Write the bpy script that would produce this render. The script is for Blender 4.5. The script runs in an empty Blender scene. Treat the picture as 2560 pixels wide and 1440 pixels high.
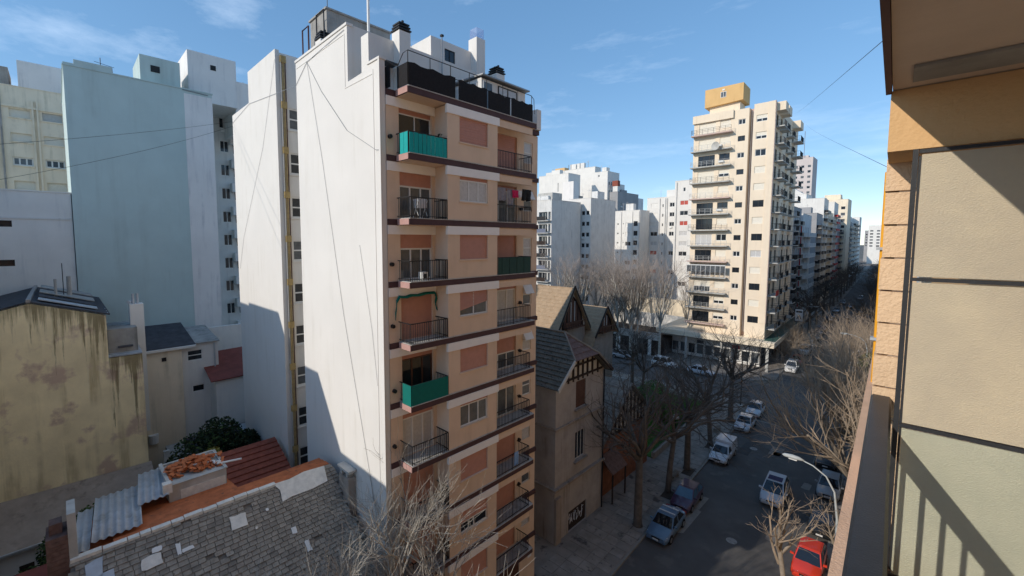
import bpy, bmesh, math, random
from mathutils import Vector, Matrix
R = math.radians
sc = bpy.context.scene
col = sc.collection
# ------------------------------------------------------------- camera, sky, sun, exposure
cam_d = bpy.data.cameras.new("camera"); cam = bpy.data.objects.new("camera", cam_d); col.objects.link(cam)
cam.location = (0, 0, 22.2); cam.rotation_euler = (R(90 - 4.264), 0, R(45.7))
cam_d.sensor_width = 36; cam_d.lens = 1073 / 2560 * 36
cam_d.shift_x = 80 / 2560; cam_d.shift_y = -38 / 2560
cam_d.clip_start = 0.05; cam_d.clip_end = 6000
sc.camera = cam
SUN = Vector((0.35, 1.0, -0.50)).normalized()
w = bpy.data.worlds.new("World"); sc.world = w; w.use_nodes = True
nt = w.node_tree; nt.nodes.clear()
out = nt.nodes.new("ShaderNodeOutputWorld"); bg = nt.nodes.new("ShaderNodeBackground")
sky = nt.nodes.new("ShaderNodeTexSky"); sky.sky_type = 'NISHITA'; sky.sun_disc = False
sky.sun_elevation = R(25.3); sky.sun_rotation = R(199.3); sky.altitude = 300
sky.air_density = 0.7; sky.dust_density = 0.05; sky.ozone_density = 2.0
bg.inputs[1].default_value = 0.15
# thin cirrus: noise on the direction, everywhere in the sky
tc = nt.nodes.new("ShaderNodeTexCoord"); mp = nt.nodes.new("ShaderNodeMapping"); mp.inputs[3].default_value = (1.2, 2.6, 7.0)
mp.inputs[2].default_value = (0, 0, R(40))
nz = nt.nodes.new("ShaderNodeTexNoise"); nz.inputs["Scale"].default_value = 1.7; nz.inputs["Detail"].default_value = 7; nz.inputs["Roughness"].default_value = .62
rp = nt.nodes.new("ShaderNodeValToRGB"); rp.color_ramp.elements[0].position = .53; rp.color_ramp.elements[1].position = .85
rp.color_ramp.elements[1].color = (.30, .30, .30, 1)
mx = nt.nodes.new("ShaderNodeMixRGB"); mx.inputs[2].default_value = (5.6, 6.3, 7.2, 1)
nt.links.new(tc.outputs["Generated"], mp.inputs[0]); nt.links.new(mp.outputs[0], nz.inputs[0]); nt.links.new(nz.outputs[0], rp.inputs[0])
nt.links.new(rp.outputs[0], mx.inputs[0]); gm_ = nt.nodes.new("ShaderNodeGamma"); gm_.inputs[1].default_value = .5; hs = nt.nodes.new("ShaderNodeHueSaturation"); hs.inputs['Saturation'].default_value = 1.62; hs.inputs['Value'].default_value = 1.55
nt.links.new(sky.outputs[0], gm_.inputs[0]); nt.links.new(gm_.outputs[0], hs.inputs['Color']); nt.links.new(hs.outputs[0], mx.inputs[1]); nt.links.new(mx.outputs[0], bg.inputs[0]); nt.links.new(bg.outputs[0], out.inputs[0])
sd = bpy.data.lights.new("sun", 'SUN'); sun = bpy.data.objects.new("sun", sd); col.objects.link(sun)
sd.energy = 2.0; sd.angle = R(0.5); sd.color = (1.0, .91, .79)
sun.rotation_euler = SUN.to_track_quat('-Z', 'Y').to_euler(); sun.location = (0, -20, 60)
vs = sc.view_settings; vs.view_transform = 'Standard'; vs.look = 'None'; vs.gamma = 1; vs.use_curve_mapping = False; vs.exposure = 0.76

# ------------------------------------------------------------- materials
MATS = {}
def M(name, c, rough=.8, var=.12, scale=1.5, bump=0., bscale=40, streak=None, samt=.5, sscale=2.2, metal=0., spec=.3, spots=None, spscale=6, spth=.62, local=False):
    m = bpy.data.materials.new(name); m.use_nodes = True; t = m.node_tree; b = t.nodes["Principled BSDF"]
    b.inputs["Roughness"].default_value = rough; b.inputs["Metallic"].default_value = metal; b.inputs["Specular IOR Level"].default_value = spec
    N = t.nodes.new; L = t.links.new
    if local: geo = N("ShaderNodeTexCoord").outputs["Object"]
    else: geo = N("ShaderNodeNewGeometry").outputs["Position"]
    def noise(sc_, det=5, mapping=None, rg=.6):
        n = N("ShaderNodeTexNoise"); n.inputs["Scale"].default_value = sc_; n.inputs["Detail"].default_value = det; n.inputs["Roughness"].default_value = rg
        if mapping:
            q = N("ShaderNodeMapping"); q.inputs[3].default_value = mapping; L(geo, q.inputs[0]); L(q.outputs[0], n.inputs[0])
        else: L(geo, n.inputs[0])
        return n.outputs[0]
    def ramp(f, a, b_):
        r = N("ShaderNodeMapRange"); r.inputs[1].default_value = a; r.inputs[2].default_value = b_; L(f, r.inputs[0]); return r.outputs[0]
    def mix(f, c1, c2):
        x = N("ShaderNodeMixRGB")
        if isinstance(f, float): x.inputs[0].default_value = f
        else: L(f, x.inputs[0])
        for i, cc in ((1, c1), (2, c2)):
            if isinstance(cc, tuple): x.inputs[i].default_value = (*cc[:3], 1)
            else: L(cc, x.inputs[i])
        return x.outputs[0]
    lo = tuple(v * (1 - var) for v in c); hi = tuple(min(1, v * (1 + var)) for v in c)
    cc = mix(ramp(noise(scale), .3, .7), lo, hi)
    if streak:
        f = ramp(noise(sscale, 6, (1, 1, .07)), .5, .72)
        g = ramp(noise(sscale * .25, 3), .4, .62)
        mu = N("ShaderNodeMath"); mu.operation = 'MULTIPLY'; L(f, mu.inputs[0]); L(g, mu.inputs[1])
        m2 = N("ShaderNodeMath"); m2.operation = 'MULTIPLY'; L(mu.outputs[0], m2.inputs[0]); m2.inputs[1].default_value = samt
        cc = mix(m2.outputs[0], cc, streak)
    if spots:
        cc = mix(ramp(noise(spscale, 6), spth, spth + .08), cc, spots)
    L(cc, b.inputs["Base Color"])
    if bump > 0:
        bp = N("ShaderNodeBump"); bp.inputs["Strength"].default_value = bump; bp.inputs["Distance"].default_value = .02
        L(noise(bscale, 4), bp.inputs["Height"]); L(bp.outputs[0], b.inputs["Normal"])
    MATS[name] = m; return m
M('white_plaster', (.72, .70, .665), .9, .04, .25, .15, 30, streak=(.60, .575, .52), samt=.5)
M('white_side', (.74, .72, .68), .9, .05, .5, .15, 25, streak=(.5, .5, .5), samt=.6)
M('grey_white', (.68, .67, .645), .9, .08, .5, .15, 25, streak=(.28, .28, .28), samt=.7)
M('lilac', (.78, .755, .73), .9, .05, .4, .1, 20, streak=(.4, .4, .43), samt=.6)
M('teal_wall', (.49, .59, .575), .9, .05, .4, .1, 20, streak=(.34, .40, .38), samt=.6, sscale=1.0)
M('cream', (.82, .71, .55), .9, .06, .6, .1, 20, streak=(.42, .38, .28), samt=.7)
M('beam_white', (.90, .895, .88), .85, .03, 2)
M('tan', (.74, .57, .43), .9, .05, .9, .15, 40, streak=(.46, .34, .24), samt=.35)
M('tower_cream', (.81, .685, .53), .9, .04, .5, .1, 30, streak=(.6, .48, .36), samt=.5)
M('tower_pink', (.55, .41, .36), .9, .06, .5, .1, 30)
M('orange_tank', (.70, .45, .20), .9, .06, .8, .1, 30, streak=(.45, .28, .1), samt=.6)
M('ochre_wall', (.90, .75, .47), .95, .13, .55, .5, 9, streak=(.30, .22, .10), samt=.8, sscale=1.5, spots=(.60, .44, .33), spscale=.42, spth=.55)
M('ochre_moss', (.23, .17, .06), .95, .2, 1.2, .5, 9, streak=(.42, .33, .19), samt=.7, sscale=1.8)
M('concrete', (.33, .32, .30), .95, .2, 1.3, .3, 20, streak=(.10, .10, .09), samt=.9)
M('pale_concrete', (.47, .46, .43), .95, .15, 1.2, .3, 20, streak=(.2, .19, .17), samt=.8)
M('maroon', (.085, .048, .052), .7, .12, 3)
M('pink_end', (.45, .27, .24), .8, .08, 3)
M('shutter', (.52, .27, .21), .6, .06, 4)
M('shutter_cream', (.75, .70, .60), .6, .04, 4)
M('shutter_grey', (.5, .5, .48), .7, .08, 4)
M('brown_wood', (.10, .045, .028), .6, .2, 6)
M('dark_timber', (.035, .024, .02), .8, .2, 6)
M('timber_white', (.55, .53, .49), .9, .1, 3)
M('white_paint', (.74, .74, .72), .5, .04, 5)
M('grey_metal', (.3, .31, .32), .45, .1, 5, metal=.5)
M('black_iron', (.018, .018, .02), .5, .1, 5)
M('brown_iron', (.09, .04, .045), .6, .1, 5)
M('black_mesh', (.013, .012, .014), .85, .3, 8, .3, 300)
M('teal_canvas', (.0, .34, .33), .6, .06, 6)
M('green_canvas', (.0, .15, .125), .7, .06, 5)
M('dark_green', (.02, .06, .05), .7, .15, 5)
M('glass_dark', (.018, .022, .028), .06, .2, 2, spec=.6)
M('glass_mid', (.10, .11, .12), .08, .3, 2, spec=.6)
M('curtain', (.52, .51, .50), .35, .12, 7, spec=.6)
M('red_curtain', (.45, .07, .05), .4, .12, 7)
M('slate', (.28, .25, .21), .75, .25, 3.2, .6, 60, spots=(.19, .185, .165), spscale=9, spth=.6)
M('slate_light', (.31, .275, .23), .75, .25, 3.0, .6, 60, spots=(.09, .09, .085), spscale=8, spth=.6)
M('slate_dark', (.225, .20, .17), .75, .25, 3.0, .6, 60)
M('slate_green', (.135, .13, .115), .85, .3, 2.5, .6, 40, spots=(.05, .055, .05), spscale=5, spth=.55)
M('shingle_tan', (.40, .29, .19), .9, .16, 2.2, .5, 30, spots=(.32, .2, .11), spscale=4, spth=.6)
M('orange_tile', (.46, .14, .055), .85, .25, 2.5, .4, 30, spots=(.22, .09, .05), spscale=3, spth=.6)
M('orange_broken', (.52, .16, .06), .85, .2, 8, .3, 60)
M('red_tile', (.26, .075, .05), .85, .25, 4, .3, 30)
M('rust_red', (.22, .06, .045), .8, .2, 1.5, .2, 30)
M('zinc', (.46, .49, .52), .5, .12, 2, .1, 20, streak=(.25, .24, .22), samt=.7, metal=.25)
M('dark_roof', (.06, .06, .068), .85, .3, 2, .3, 20)
M('mortar', (.70, .67, .61), .9, .15, 4, .3, 40)
M('brick_brown', (.16, .10, .085), .9, .3, 4, .4, 40)
M('brick_orange', (.22, .09, .05), .9, .25, 3, .4, 40)
M('house_stone', (.32, .27, .23), .95, .16, 1.1, .4, 22, streak=(.10, .085, .07), samt=.8)
M('house_pink', (.385, .345, .315), .95, .14, 1.0, .4, 22, streak=(.12, .1, .085), samt=.7)
M('asphalt', (.105, .10, .096), .85, .2, .35, .35, 90, spots=(.135, .127, .118), spscale=.6, spth=.57)
M('asphalt_patch', (.07, .069, .07), .85, .2, 1)
M('pavement', (.24, .215, .19), .92, .2, .8, .3, 60, spots=(.1, .09, .085), spscale=1.2, spth=.58)
M('paver', (.27, .24, .21), .92, .22, 1.3, .3, 60, spots=(.1, .095, .09), spscale=3, spth=.6)
M('kerb', (.24, .23, .21), .9, .15, 2, .3, 50)
M('ground', (.16, .15, .13), .95, .2, .05)
M('soil', (.06, .045, .035), .95, .3, 1)
M('lawn', (.07, .15, .03), .95, .3, 1.2, .6, 60)
M('grass_blade', (.085, .20, .04), .9, .3, 2)
M('leaf_dark', (.022, .036, .016), .7, .4, 2.2, spec=.2)
M('leaf_mid', (.05, .085, .025), .7, .4, 2.2, spec=.2)
M('leaf_yellow', (.22, .20, .05), .7, .3, 3)
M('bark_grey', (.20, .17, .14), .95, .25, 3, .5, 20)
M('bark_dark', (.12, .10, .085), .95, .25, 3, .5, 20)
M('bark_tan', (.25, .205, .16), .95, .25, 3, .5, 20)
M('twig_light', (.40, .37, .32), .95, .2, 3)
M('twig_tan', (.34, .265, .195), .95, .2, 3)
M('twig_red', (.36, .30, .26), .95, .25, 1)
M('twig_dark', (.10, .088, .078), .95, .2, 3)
M('lawn_path', (.2, .18, .16), .9, .2, 1)
M('tyre', (.012, .012, .012), .9, .1, 5, local=True)
M('rim', (.35, .35, .36), .35, .05, 5, metal=.6, local=True)
M('car_glass', (.012, .014, .018), .05, .1, 2, spec=.8, local=True)
M('car_glass_blue', (.07, .15, .24), .12, .1, 2, spec=.7, local=True)
M('car_trim', (.015, .015, .016), .6, .1, 5, local=True)
M('lamp_clear', (.72, .73, .74), .15, .05, 5, local=True)
M('lamp_red', (.35, .02, .02), .2, .05, 5, local=True)
M('plate', (.65, .65, .65), .5, .03, 5, local=True)
M('interior', (.05, .05, .11), .8, .2, 5, local=True)
for n_, c_ in (('blue', (.10, .17, .26)), ('maroon', (.075, .045, .085)), ('white', (.62, .64, .68)), ('silver', (.52, .55, .60)), ('black', (.012, .013, .014)), ('red', (.62, .045, .02)), ('grey', (.3, .3, .31)), ('dark', (.03, .03, .035)), ('bright', (.78, .78, .77))):
    mm = M('paint_' + n_, c_, .28, .03, 2, local=True, spec=.5); mm.node_tree.nodes["Principled BSDF"].inputs["Coat Weight"].default_value = .6
M('pipe_yellow', (.80, .36, .02), .5, .06, 4)
M('pipe_ochre', (.44, .32, .14), .6, .25, 5)
M('own_orange', (.68, .43, .21), .9, .06, 1.5, .3, 40, streak=(.5, .28, .1), samt=.4)
M('own_block', (.74, .52, .33), .9, .08, 3, .6, 60)
M('own_salmon', (.78, .50, .33), .9, .08, 3, .4, 60, spots=(.55, .3, .2), spscale=4, spth=.66)
M('own_ceiling', (.66, .54, .44), .9, .12, .8, .2, 30)
M('own_rail', (.030, .032, .036), .42, .12, 14, .1, 120, spots=(.07, .066, .064), spscale=14, spth=.7)
M('own_floor', (.35, .25, .19), .8, .1, 3)
M('lamp_metal', (.38, .41, .42), .5, .08, 4)
M('cable', (.02, .02, .02), .7, .05, 3)
M('fabric_grey', (.25, .24, .27), .9, .2, 8)
M('fabric_white', (.65, .65, .66), .9, .1, 8)
M('fabric_red', (.55, .02, .10), .9, .1, 8)
M('fabric_black', (.015, .015, .017), .9, .1, 8)
M('fabric_blue', (.25, .42, .68), .9, .1, 8)
M('sign_white', (.75, .76, .78), .5, .03, 4)
M('sign_dark', (.03, .035, .05), .6, .05, 4)
M('red_panel', (.40, .035, .03), .7, .1, 4)
M('blue_grey', (.16, .18, .24), .85, .1, 1)
M('far_grey', (.33, .33, .335), .9, .1, .3, streak=(.25, .25, .25), samt=.5)
M('far_pink', (.58, .52, .50), .9, .06, .2)
M('canopy_green', (.045, .105, .085), .85, .15, .7)
# ochre wall: moss stain that runs down from the verge in drips of unequal length
t = MATS['ochre_wall'].node_tree; b = t.nodes["Principled BSDF"]; N = t.nodes.new; L = t.links.new
src = b.inputs["Base Color"].links[0].from_socket
def mth(op, a, c=None, cl=False):
    n = N("ShaderNodeMath"); n.operation = op; n.use_clamp = cl
    for i, q_ in enumerate((a, c)):
        if q_ is None: continue
        if isinstance(q_, (int, float)): n.inputs[i].default_value = q_
        else: L(q_, n.inputs[i])
    return n.outputs[0]
geo = N("ShaderNodeNewGeometry"); sx = N("ShaderNodeSeparateXYZ"); L(geo.outputs["Position"], sx.inputs[0])
verge = mth('SUBTRACT', 18.3, mth('MULTIPLY', mth('ABSOLUTE', mth('ADD', sx.outputs[1], 1.6)), .31))
low = mth('GREATER_THAN', sx.outputs[1], 1.95)
top = mth('ADD', mth('MULTIPLY', verge, mth('SUBTRACT', 1, low)), mth('MULTIPLY', low, 14.2))
dist = mth('SUBTRACT', top, sx.outputs[2])
mpn = N("ShaderNodeMapping"); mpn.inputs[3].default_value = (1, 1.25, .05); L(geo.outputs["Position"], mpn.inputs[0])
n1 = N("ShaderNodeTexNoise"); n1.inputs["Scale"].default_value = 2.6; n1.inputs["Detail"].default_value = 6; n1.inputs["Roughness"].default_value = .75; L(mpn.outputs[0], n1.inputs[0])
n2 = N("ShaderNodeTexNoise"); n2.inputs["Scale"].default_value = 3.0; n2.inputs["Detail"].default_value = 5; L(geo.outputs["Position"], n2.inputs[0])
side = N("ShaderNodeMapRange"); side.inputs[1].default_value = -3.0; side.inputs[2].default_value = 1.5; side.inputs[3].default_value = .45; side.inputs[4].default_value = 1.15; L(sx.outputs[1], side.inputs[0])
ln = mth('MULTIPLY', mth('POWER', mth('MULTIPLY', n1.outputs[0], 1.75), 5.0), mth('MULTIPLY', side.outputs[0], 2.6))
f = mth('DIVIDE', mth('SUBTRACT', mth('ADD', ln, mth('MULTIPLY', n2.outputs[0], .5)), dist), 1.5, True)
mxm = N("ShaderNodeMixRGB"); L(mth('MULTIPLY', f, .72), mxm.inputs[0]); L(src, mxm.inputs[1]); mxm.inputs[2].default_value = (.105, .075, .022, 1); L(mxm.outputs[0], b.inputs["Base Color"])
# textured glass of the balcony partition: transmits and scatters
g = bpy.data.materials.new('pebbled_glass'); g.use_nodes = True; t = g.node_tree; b = t.nodes["Principled BSDF"]
b.inputs["Base Color"].default_value = (.74, .66, .50, 1); b.inputs["Roughness"].default_value = .4; b.inputs["Transmission Weight"].default_value = .4; b.inputs["IOR"].default_value = 1.3
gv = t.nodes.new("ShaderNodeTexVoronoi"); gv.inputs["Scale"].default_value = 210; gg = t.nodes.new("ShaderNodeNewGeometry"); gm = t.nodes.new("ShaderNodeMapping"); gm.inputs[3].default_value = (.6, 1, 1)
gb = t.nodes.new("ShaderNodeBump"); gb.inputs["Strength"].default_value = .35; gb.inputs["Distance"].default_value = .004
t.links.new(gg.outputs["Position"], gm.inputs[0]); t.links.new(gm.outputs[0], gv.inputs[0]); t.links.new(gv.outputs["Distance"], gb.inputs["Height"]); t.links.new(gb.outputs[0], b.inputs["Normal"])
gn = t.nodes.new("ShaderNodeTexNoise"); gn.inputs["Scale"].default_value = 2.2; gn.inputs["Detail"].default_value = 8; gn.inputs["Roughness"].default_value = .7; t.links.new(gg.outputs["Position"], gn.inputs[0])
gr_ = t.nodes.new("ShaderNodeMapRange"); gr_.inputs[1].default_value = .35; gr_.inputs[2].default_value = .75; t.links.new(gn.outputs[0], gr_.inputs[0]); gx = t.nodes.new("ShaderNodeMixRGB"); gx.inputs[1].default_value = (.76, .67, .50, 1); gx.inputs[2].default_value = (.60, .53, .42, 1); t.links.new(gr_.outputs[0], gx.inputs[0]); t.links.new(gx.outputs[0], b.inputs["Base Color"])
MATS['pebbled_glass'] = g
g = g.copy(); g.name = 'green_glass'; [setattr(n_.inputs[i_], 'default_value', v_) for n_ in g.node_tree.nodes if n_.type == 'MIX_RGB' for i_, v_ in ((1, (.66, .66, .52, 1)), (2, (.52, .54, .43, 1)))]; MATS['green_glass'] = g
g = bpy.data.materials.new('blue_acrylic'); g.use_nodes = True; b = g.node_tree.nodes["Principled BSDF"]
b.inputs["Base Color"].default_value = (.72, .75, .88, 1); b.inputs["Transmission Weight"].default_value = .85; b.inputs["Roughness"].default_value = .1; b.inputs["IOR"].default_value = 1.05
MATS['blue_acrylic'] = g

# ------------------------------------------------------------- mesh helpers
def vec(a): return Vector(a)
class MB:
    def __init__(s): s.v = []; s.f = []; s.mi = []; s.cur = 0; s.sm = []; s.smooth = False
    def _f(s, idx): s.f.append(idx); s.mi.append(s.cur); s.sm.append(s.smooth)
    def quad(s, a, b, c, d):
        n = len(s.v); s.v += [tuple(a), tuple(b), tuple(c), tuple(d)]; s._f((n, n + 1, n + 2, n + 3)); return s
    def poly(s, pts):
        n = len(s.v); s.v += [tuple(p) for p in pts]; s._f(tuple(range(n, n + len(pts)))); return s
    def box(s, x0, x1, y0, y1, z0, z1):
        if x0 > x1: x0, x1 = x1, x0
        if y0 > y1: y0, y1 = y1, y0
        if z0 > z1: z0, z1 = z1, z0
        n = len(s.v)
        s.v += [(x0, y0, z0), (x1, y0, z0), (x1, y1, z0), (x0, y1, z0), (x0, y0, z1), (x1, y0, z1), (x1, y1, z1), (x0, y1, z1)]
        for q in ((0, 3, 2, 1), (4, 5, 6, 7), (0, 1, 5, 4), (1, 2, 6, 5), (2, 3, 7, 6), (3, 0, 4, 7)): s._f(tuple(n + i for i in q))
        return s
    def hexa(s, p):
        n = len(s.v); s.v += [tuple(q) for q in p]
        for q in ((0, 3, 2, 1), (4, 5, 6, 7), (0, 1, 5, 4), (1, 2, 6, 5), (2, 3, 7, 6), (3, 0, 4, 7)): s._f(tuple(n + i for i in q))
        return s
    def prism(s, pts, d):
        """polygon (3-D points) extruded along vector d"""
        n = len(s.v); k = len(pts); d = vec(d)
        s.v += [tuple(p) for p in pts] + [tuple(vec(p) + d) for p in pts]
        s._f(tuple(range(n + k - 1, n - 1, -1))); s._f(tuple(range(n + k, n + 2 * k)))
        for i in range(k):
            j = (i + 1) % k; s._f((n + i, n + j, n + k + j, n + k + i))
        return s
    def tube(s, pts, rs, k=6, cap=True):
        pts = [vec(p) for p in pts]
        if not isinstance(rs, (list, tuple)): rs = [rs] * len(pts)
        base = len(s.v); prev = None
        for i, p in enumerate(pts):
            d = (pts[min(i + 1, len(pts) - 1)] - pts[max(i - 1, 0)])
            d = d.normalized() if d.length > 1e-9 else Vector((0, 0, 1))
            if prev is None: a = d.orthogonal().normalized()
            else:
                a = prev - d * prev.dot(d); a = a.normalized() if a.length > 1e-6 else d.orthogonal().normalized()
            prev = a; b_ = d.cross(a)
            for j in range(k):
                t_ = 2 * math.pi * j / k; s.v.append(tuple(p + (a * math.cos(t_) + b_ * math.sin(t_)) * rs[i]))
        for i in range(len(pts) - 1):
            for j in range(k):
                a0 = base + i * k + j; a1 = base + i * k + (j + 1) % k; s._f((a0, a1, a1 + k, a0 + k))
        if cap:
            s._f(tuple(base + j for j in range(k - 1, -1, -1))); e = base + (len(pts) - 1) * k; s._f(tuple(e + j for j in range(k)))
        return s
    def cyl(s, p0, p1, r0, r1=None, k=12): return s.tube([p0, p1], [r0, r0 if r1 is None else r1], k)
    def mesh(s, name, mats):
        me = bpy.data.meshes.new(name); me.from_pydata(s.v, [], s.f)
        if isinstance(mats, str): mats = [mats]
        for m in mats: me.materials.append(MATS[m])
        if len(mats) > 1: me.polygons.foreach_set("material_index", s.mi)
        if any(s.sm): me.polygons.foreach_set("use_smooth", s.sm)
        me.update(); return me
    def build(s, name, mats, parent=None, loc=(0, 0, 0), rz=0):
        return obj(name, s.mesh(name, mats), parent, loc, rz)
ORG = {}          # things whose parts are written in world coordinates
def obj(name, me, parent=None, loc=(0, 0, 0), rz=0):
    o = bpy.data.objects.new(name, me); col.objects.link(o)
    o.location = Vector(loc) - ORG[parent.name] if parent and parent.name in ORG else loc
    if rz: o.rotation_euler = (0, 0, rz)
    if parent: o.parent = parent
    return o
def tag(o, label=None, cat=None, group=None, kind=None):
    if label: o['label'] = label
    if cat: o['category'] = cat
    if group: o['group'] = group
    if kind: o['kind'] = kind
    return o
def thing(name, label, cat, loc=(0, 0, 0), rz=0, group=None):
    o = bpy.data.objects.new(name, None); col.objects.link(o); o.location = loc; o.rotation_euler = (0, 0, rz); o.empty_display_size = .3
    return tag(o, label, cat, group)
def wthing(name, label, cat, loc, group=None):
    o = thing(name, label, cat, loc, 0, group); ORG[o.name] = Vector(loc); return o
def copy_tree(o, parent=None):
    c = o.copy(); col.objects.link(c); c.parent = parent
    for ch in list(o.children): copy_tree(ch, c)
    return c
def B(name, mats, parent, *a, **k):          # one-box part
    return MB().box(*a).build(name, mats, parent, **k)

# faces of a building in its own frame: 'E' looks along +x (u = y), 'S' looks along -y (u = x)
class Face:
    def __init__(s, kind, off): s.k = kind; s.o = off
    def p(s, u, w, z): return (s.o + w, u, z) if s.k == 'E' else (u, s.o - w, z)
    @property
    def rz(s): return math.pi / 2 if s.k == 'E' else 0.
    def box(s, mb, u0, u1, w0, w1, z0, z1):
        a = s.p(u0, w0, z0); b_ = s.p(u1, w1, z1); return mb.box(a[0], b_[0], a[1], b_[1], z0, z1)
    def wall(s, mb, u0, u1, z0, z1, ops=(), depth=.16):
        """wall sheet with true openings and reveals"""
        ops = [o for o in ops if o[1] > u0 and o[0] < u1]
        us = sorted(set([u0, u1] + [x for o in ops for x in o[:2]])); zs = sorted(set([z0, z1] + [x for o in ops for x in o[2:4]]))
        us = [u for u in us if u0 <= u <= u1]; zs = [z for z in zs if z0 <= z <= z1]
        for j in range(len(zs) - 1):
            zc = (zs[j] + zs[j + 1]) / 2; run = None
            for i in range(len(us)):
                hole = True
                if i < len(us) - 1:
                    uc = (us[i] + us[i + 1]) / 2; hole = any(o[0] < uc < o[1] and o[2] < zc < o[3] for o in ops)
                if not hole and run is None: run = us[i]
                if hole and run is not None:
                    mb.quad(s.p(run, 0, zs[j]), s.p(us[i], 0, zs[j]), s.p(us[i], 0, zs[j + 1]), s.p(run, 0, zs[j + 1])); run = None
        for a, b_, c, d in [o[:4] for o in ops]:
            p = s.p; e = -depth
            mb.quad(p(a, 0, c), p(a, e, c), p(a, e, d), p(a, 0, d)); mb.quad(p(b_, 0, c), p(b_, 0, d), p(b_, e, d), p(b_, e, c))
            mb.quad(p(a, 0, c), p(b_, 0, c), p(b_, e, c), p(a, e, c)); mb.quad(p(a, 0, d), p(a, e, d), p(b_, e, d), p(b_, 0, d))
            mb.quad(p(a, e - .02, c), p(b_, e - .02, c), p(b_, e - .02, d), p(a, e - .02, d))
WCACHE = {}
def window(parent, face, u0, u1, z0, z1, depth=.12, style='win', glass='glass_dark', frame='white_paint', panes=2, ft=.06, sub=False, sh='shutter_cream', frac=.5, tr=0.):
    """a window, shutter or both in an opening; local x along the wall, -y outward"""
    wd = round(u1 - u0, 2); ht = round(z1 - z0, 2)
    key = (wd, ht, style, glass, frame, panes, ft, sub, sh, frac, tr)
    if key not in WCACHE:
        d = {}
        zt = ht
        if style in ('shut', 'half'):
            zb = 0 if style == 'shut' else ht * (1 - frac); m = MB()
            n = max(3, int((ht - zb) / .11)) if wd * ht > .5 else 2; st = (ht - zb) / n
            for i in range(n):
                m.quad((.0, -.035, zb + i * st), (wd, -.035, zb + i * st), (wd, -.015, zb + (i + 1) * st), (0, -.015, zb + (i + 1) * st))
                m.quad((.0, -.015, zb + i * st), (wd, -.015, zb + i * st), (wd, -.035, zb + i * st), (0, -.035, zb + i * st))
            d['shutter'] = m.mesh('shutter', sh); zt = zb
        if style != 'shut':
            m = MB(); y0, y1 = -.03, .02
            m.box(0, ft, y0, y1, 0, zt).box(wd - ft, wd, y0, y1, 0, zt).box(ft, wd - ft, y0, y1, 0, ft).box(ft, wd - ft, y0, y1, zt - ft, zt)
            for i in range(1, panes): c = wd * i / panes; m.box(c - ft / 2, c + ft / 2, y0 - .004, y1, ft, zt - ft)
            if tr: m.box(ft, wd - ft, y0 - .006, y1, zt * tr - ft / 2, zt * tr + ft / 2)
            if not sub:
                m.cur = 1; m.box(ft * .5, wd - ft * .5, -.006, .004, ft * .5, zt - ft * .5); d['window'] = m.mesh('window', [frame, glass])
            else:
                d['window'] = m.mesh('window', frame); pl = []
                for i in range(panes):
                    a = wd * i / panes + ft * .4; b_ = wd * (i + 1) / panes - ft * .4
                    pl.append(MB().box(a, b_, -.006, .004, ft * .6, zt - ft * .6).mesh('pane', glass))
                d['panes'] = pl
        WCACHE[key] = d
    d = WCACHE[key]; loc = face.p(u0, -depth, z0); o = None
    if 'window' in d:
        o = obj('window', d['window'], parent, loc, face.rz)
        for pm in d.get('panes', []): obj('pane', pm, o)
    if 'shutter' in d: s_ = obj('shutter', d['shutter'], parent, loc, face.rz)
    return o
rng = random.Random(7)
# ============================================================= ground, streets
def struct(o): o['kind'] = 'structure'; return o
ST = R(2.0)                                   # the street turns two degrees past the house
def SX(x, y): return x - math.tan(ST) * max(0., y - 22)
struct(MB().quad((-3000, -3000, -.06), (3000, -3000, -.06), (3000, 3000, -.06), (-3000, 3000, -.06)).build('ground', 'ground'))
m = MB()
for a, b_ in ((-70, 22), (22, 1200)): m.quad((SX(-13, a), a, 0), (SX(-3, a), a, 0), (SX(-3, b_), b_, 0), (SX(-13, b_), b_, 0))
struct(m.build('road', 'asphalt'))
struct(MB().quad((-300, 66, .004), (60, 66, .004), (60, 77, .004), (-300, 77, .004)).build('cross_road', 'asphalt'))
def pav(name, pts, mat='pavement', z0=-.05, z1=.13): return struct(MB().prism([(x, y, z0) for x, y in pts], (0, 0, z1 - z0)).build(name, mat))
pave_l = pav('pavement', [(-250, -70), (-13.15, -70), (-13.15, 22), (SX(-13.15, 64), 62.6), (SX(-16, 66), 65.85), (-250, 65.85)])
pave_c = pav('pavement', [(-250, 77.15), (SX(-16, 77), 77.15), (SX(-13.15, 80), 80.3), (SX(-13.15, 700), 700), (-250, 700)])
pave_r = pav('pavement', [(-2.85, -70), (40, -70), (40, 65.85), (SX(0, 66), 65.85), (SX(-2.85, 62), 62.5), (-2.85, 22)])
pave_f = pav('pavement', [(SX(0, 77), 77.15), (80, 77.15), (80, 700), (SX(-2.85, 700), 700), (SX(-2.85, 80), 80.5)])
def kerb(pts):
    m = MB()
    for (x0, y0), (x1, y1) in zip(pts[:-1], pts[1:]):
        d = Vector((x1 - x0, y1 - y0, 0)).normalized(); n = Vector((-d.y, d.x, 0)) * .15
        m.prism([(x0, y0, -.05), (x1, y1, -.05), (x1 + n.x, y1 + n.y, -.05), (x0 + n.x, y0 + n.y, -.05)], (0, 0, .19))
    struct(m.build('kerb', 'kerb'))
kerb([(-13, -70), (-13, 22), (SX(-13, 62.6), 62.6), (SX(-15.9, 65.9), 66), (-250, 66)])
kerb([(-250, 77), (SX(-16, 77), 77), (SX(-13, 80), 80.3), (SX(-13, 700), 700)][::-1][::-1])
kerb([(SX(0, 66), 66), (SX(-3, 62.5), 62.4), (-3, 22), (-3, -70)])
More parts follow.
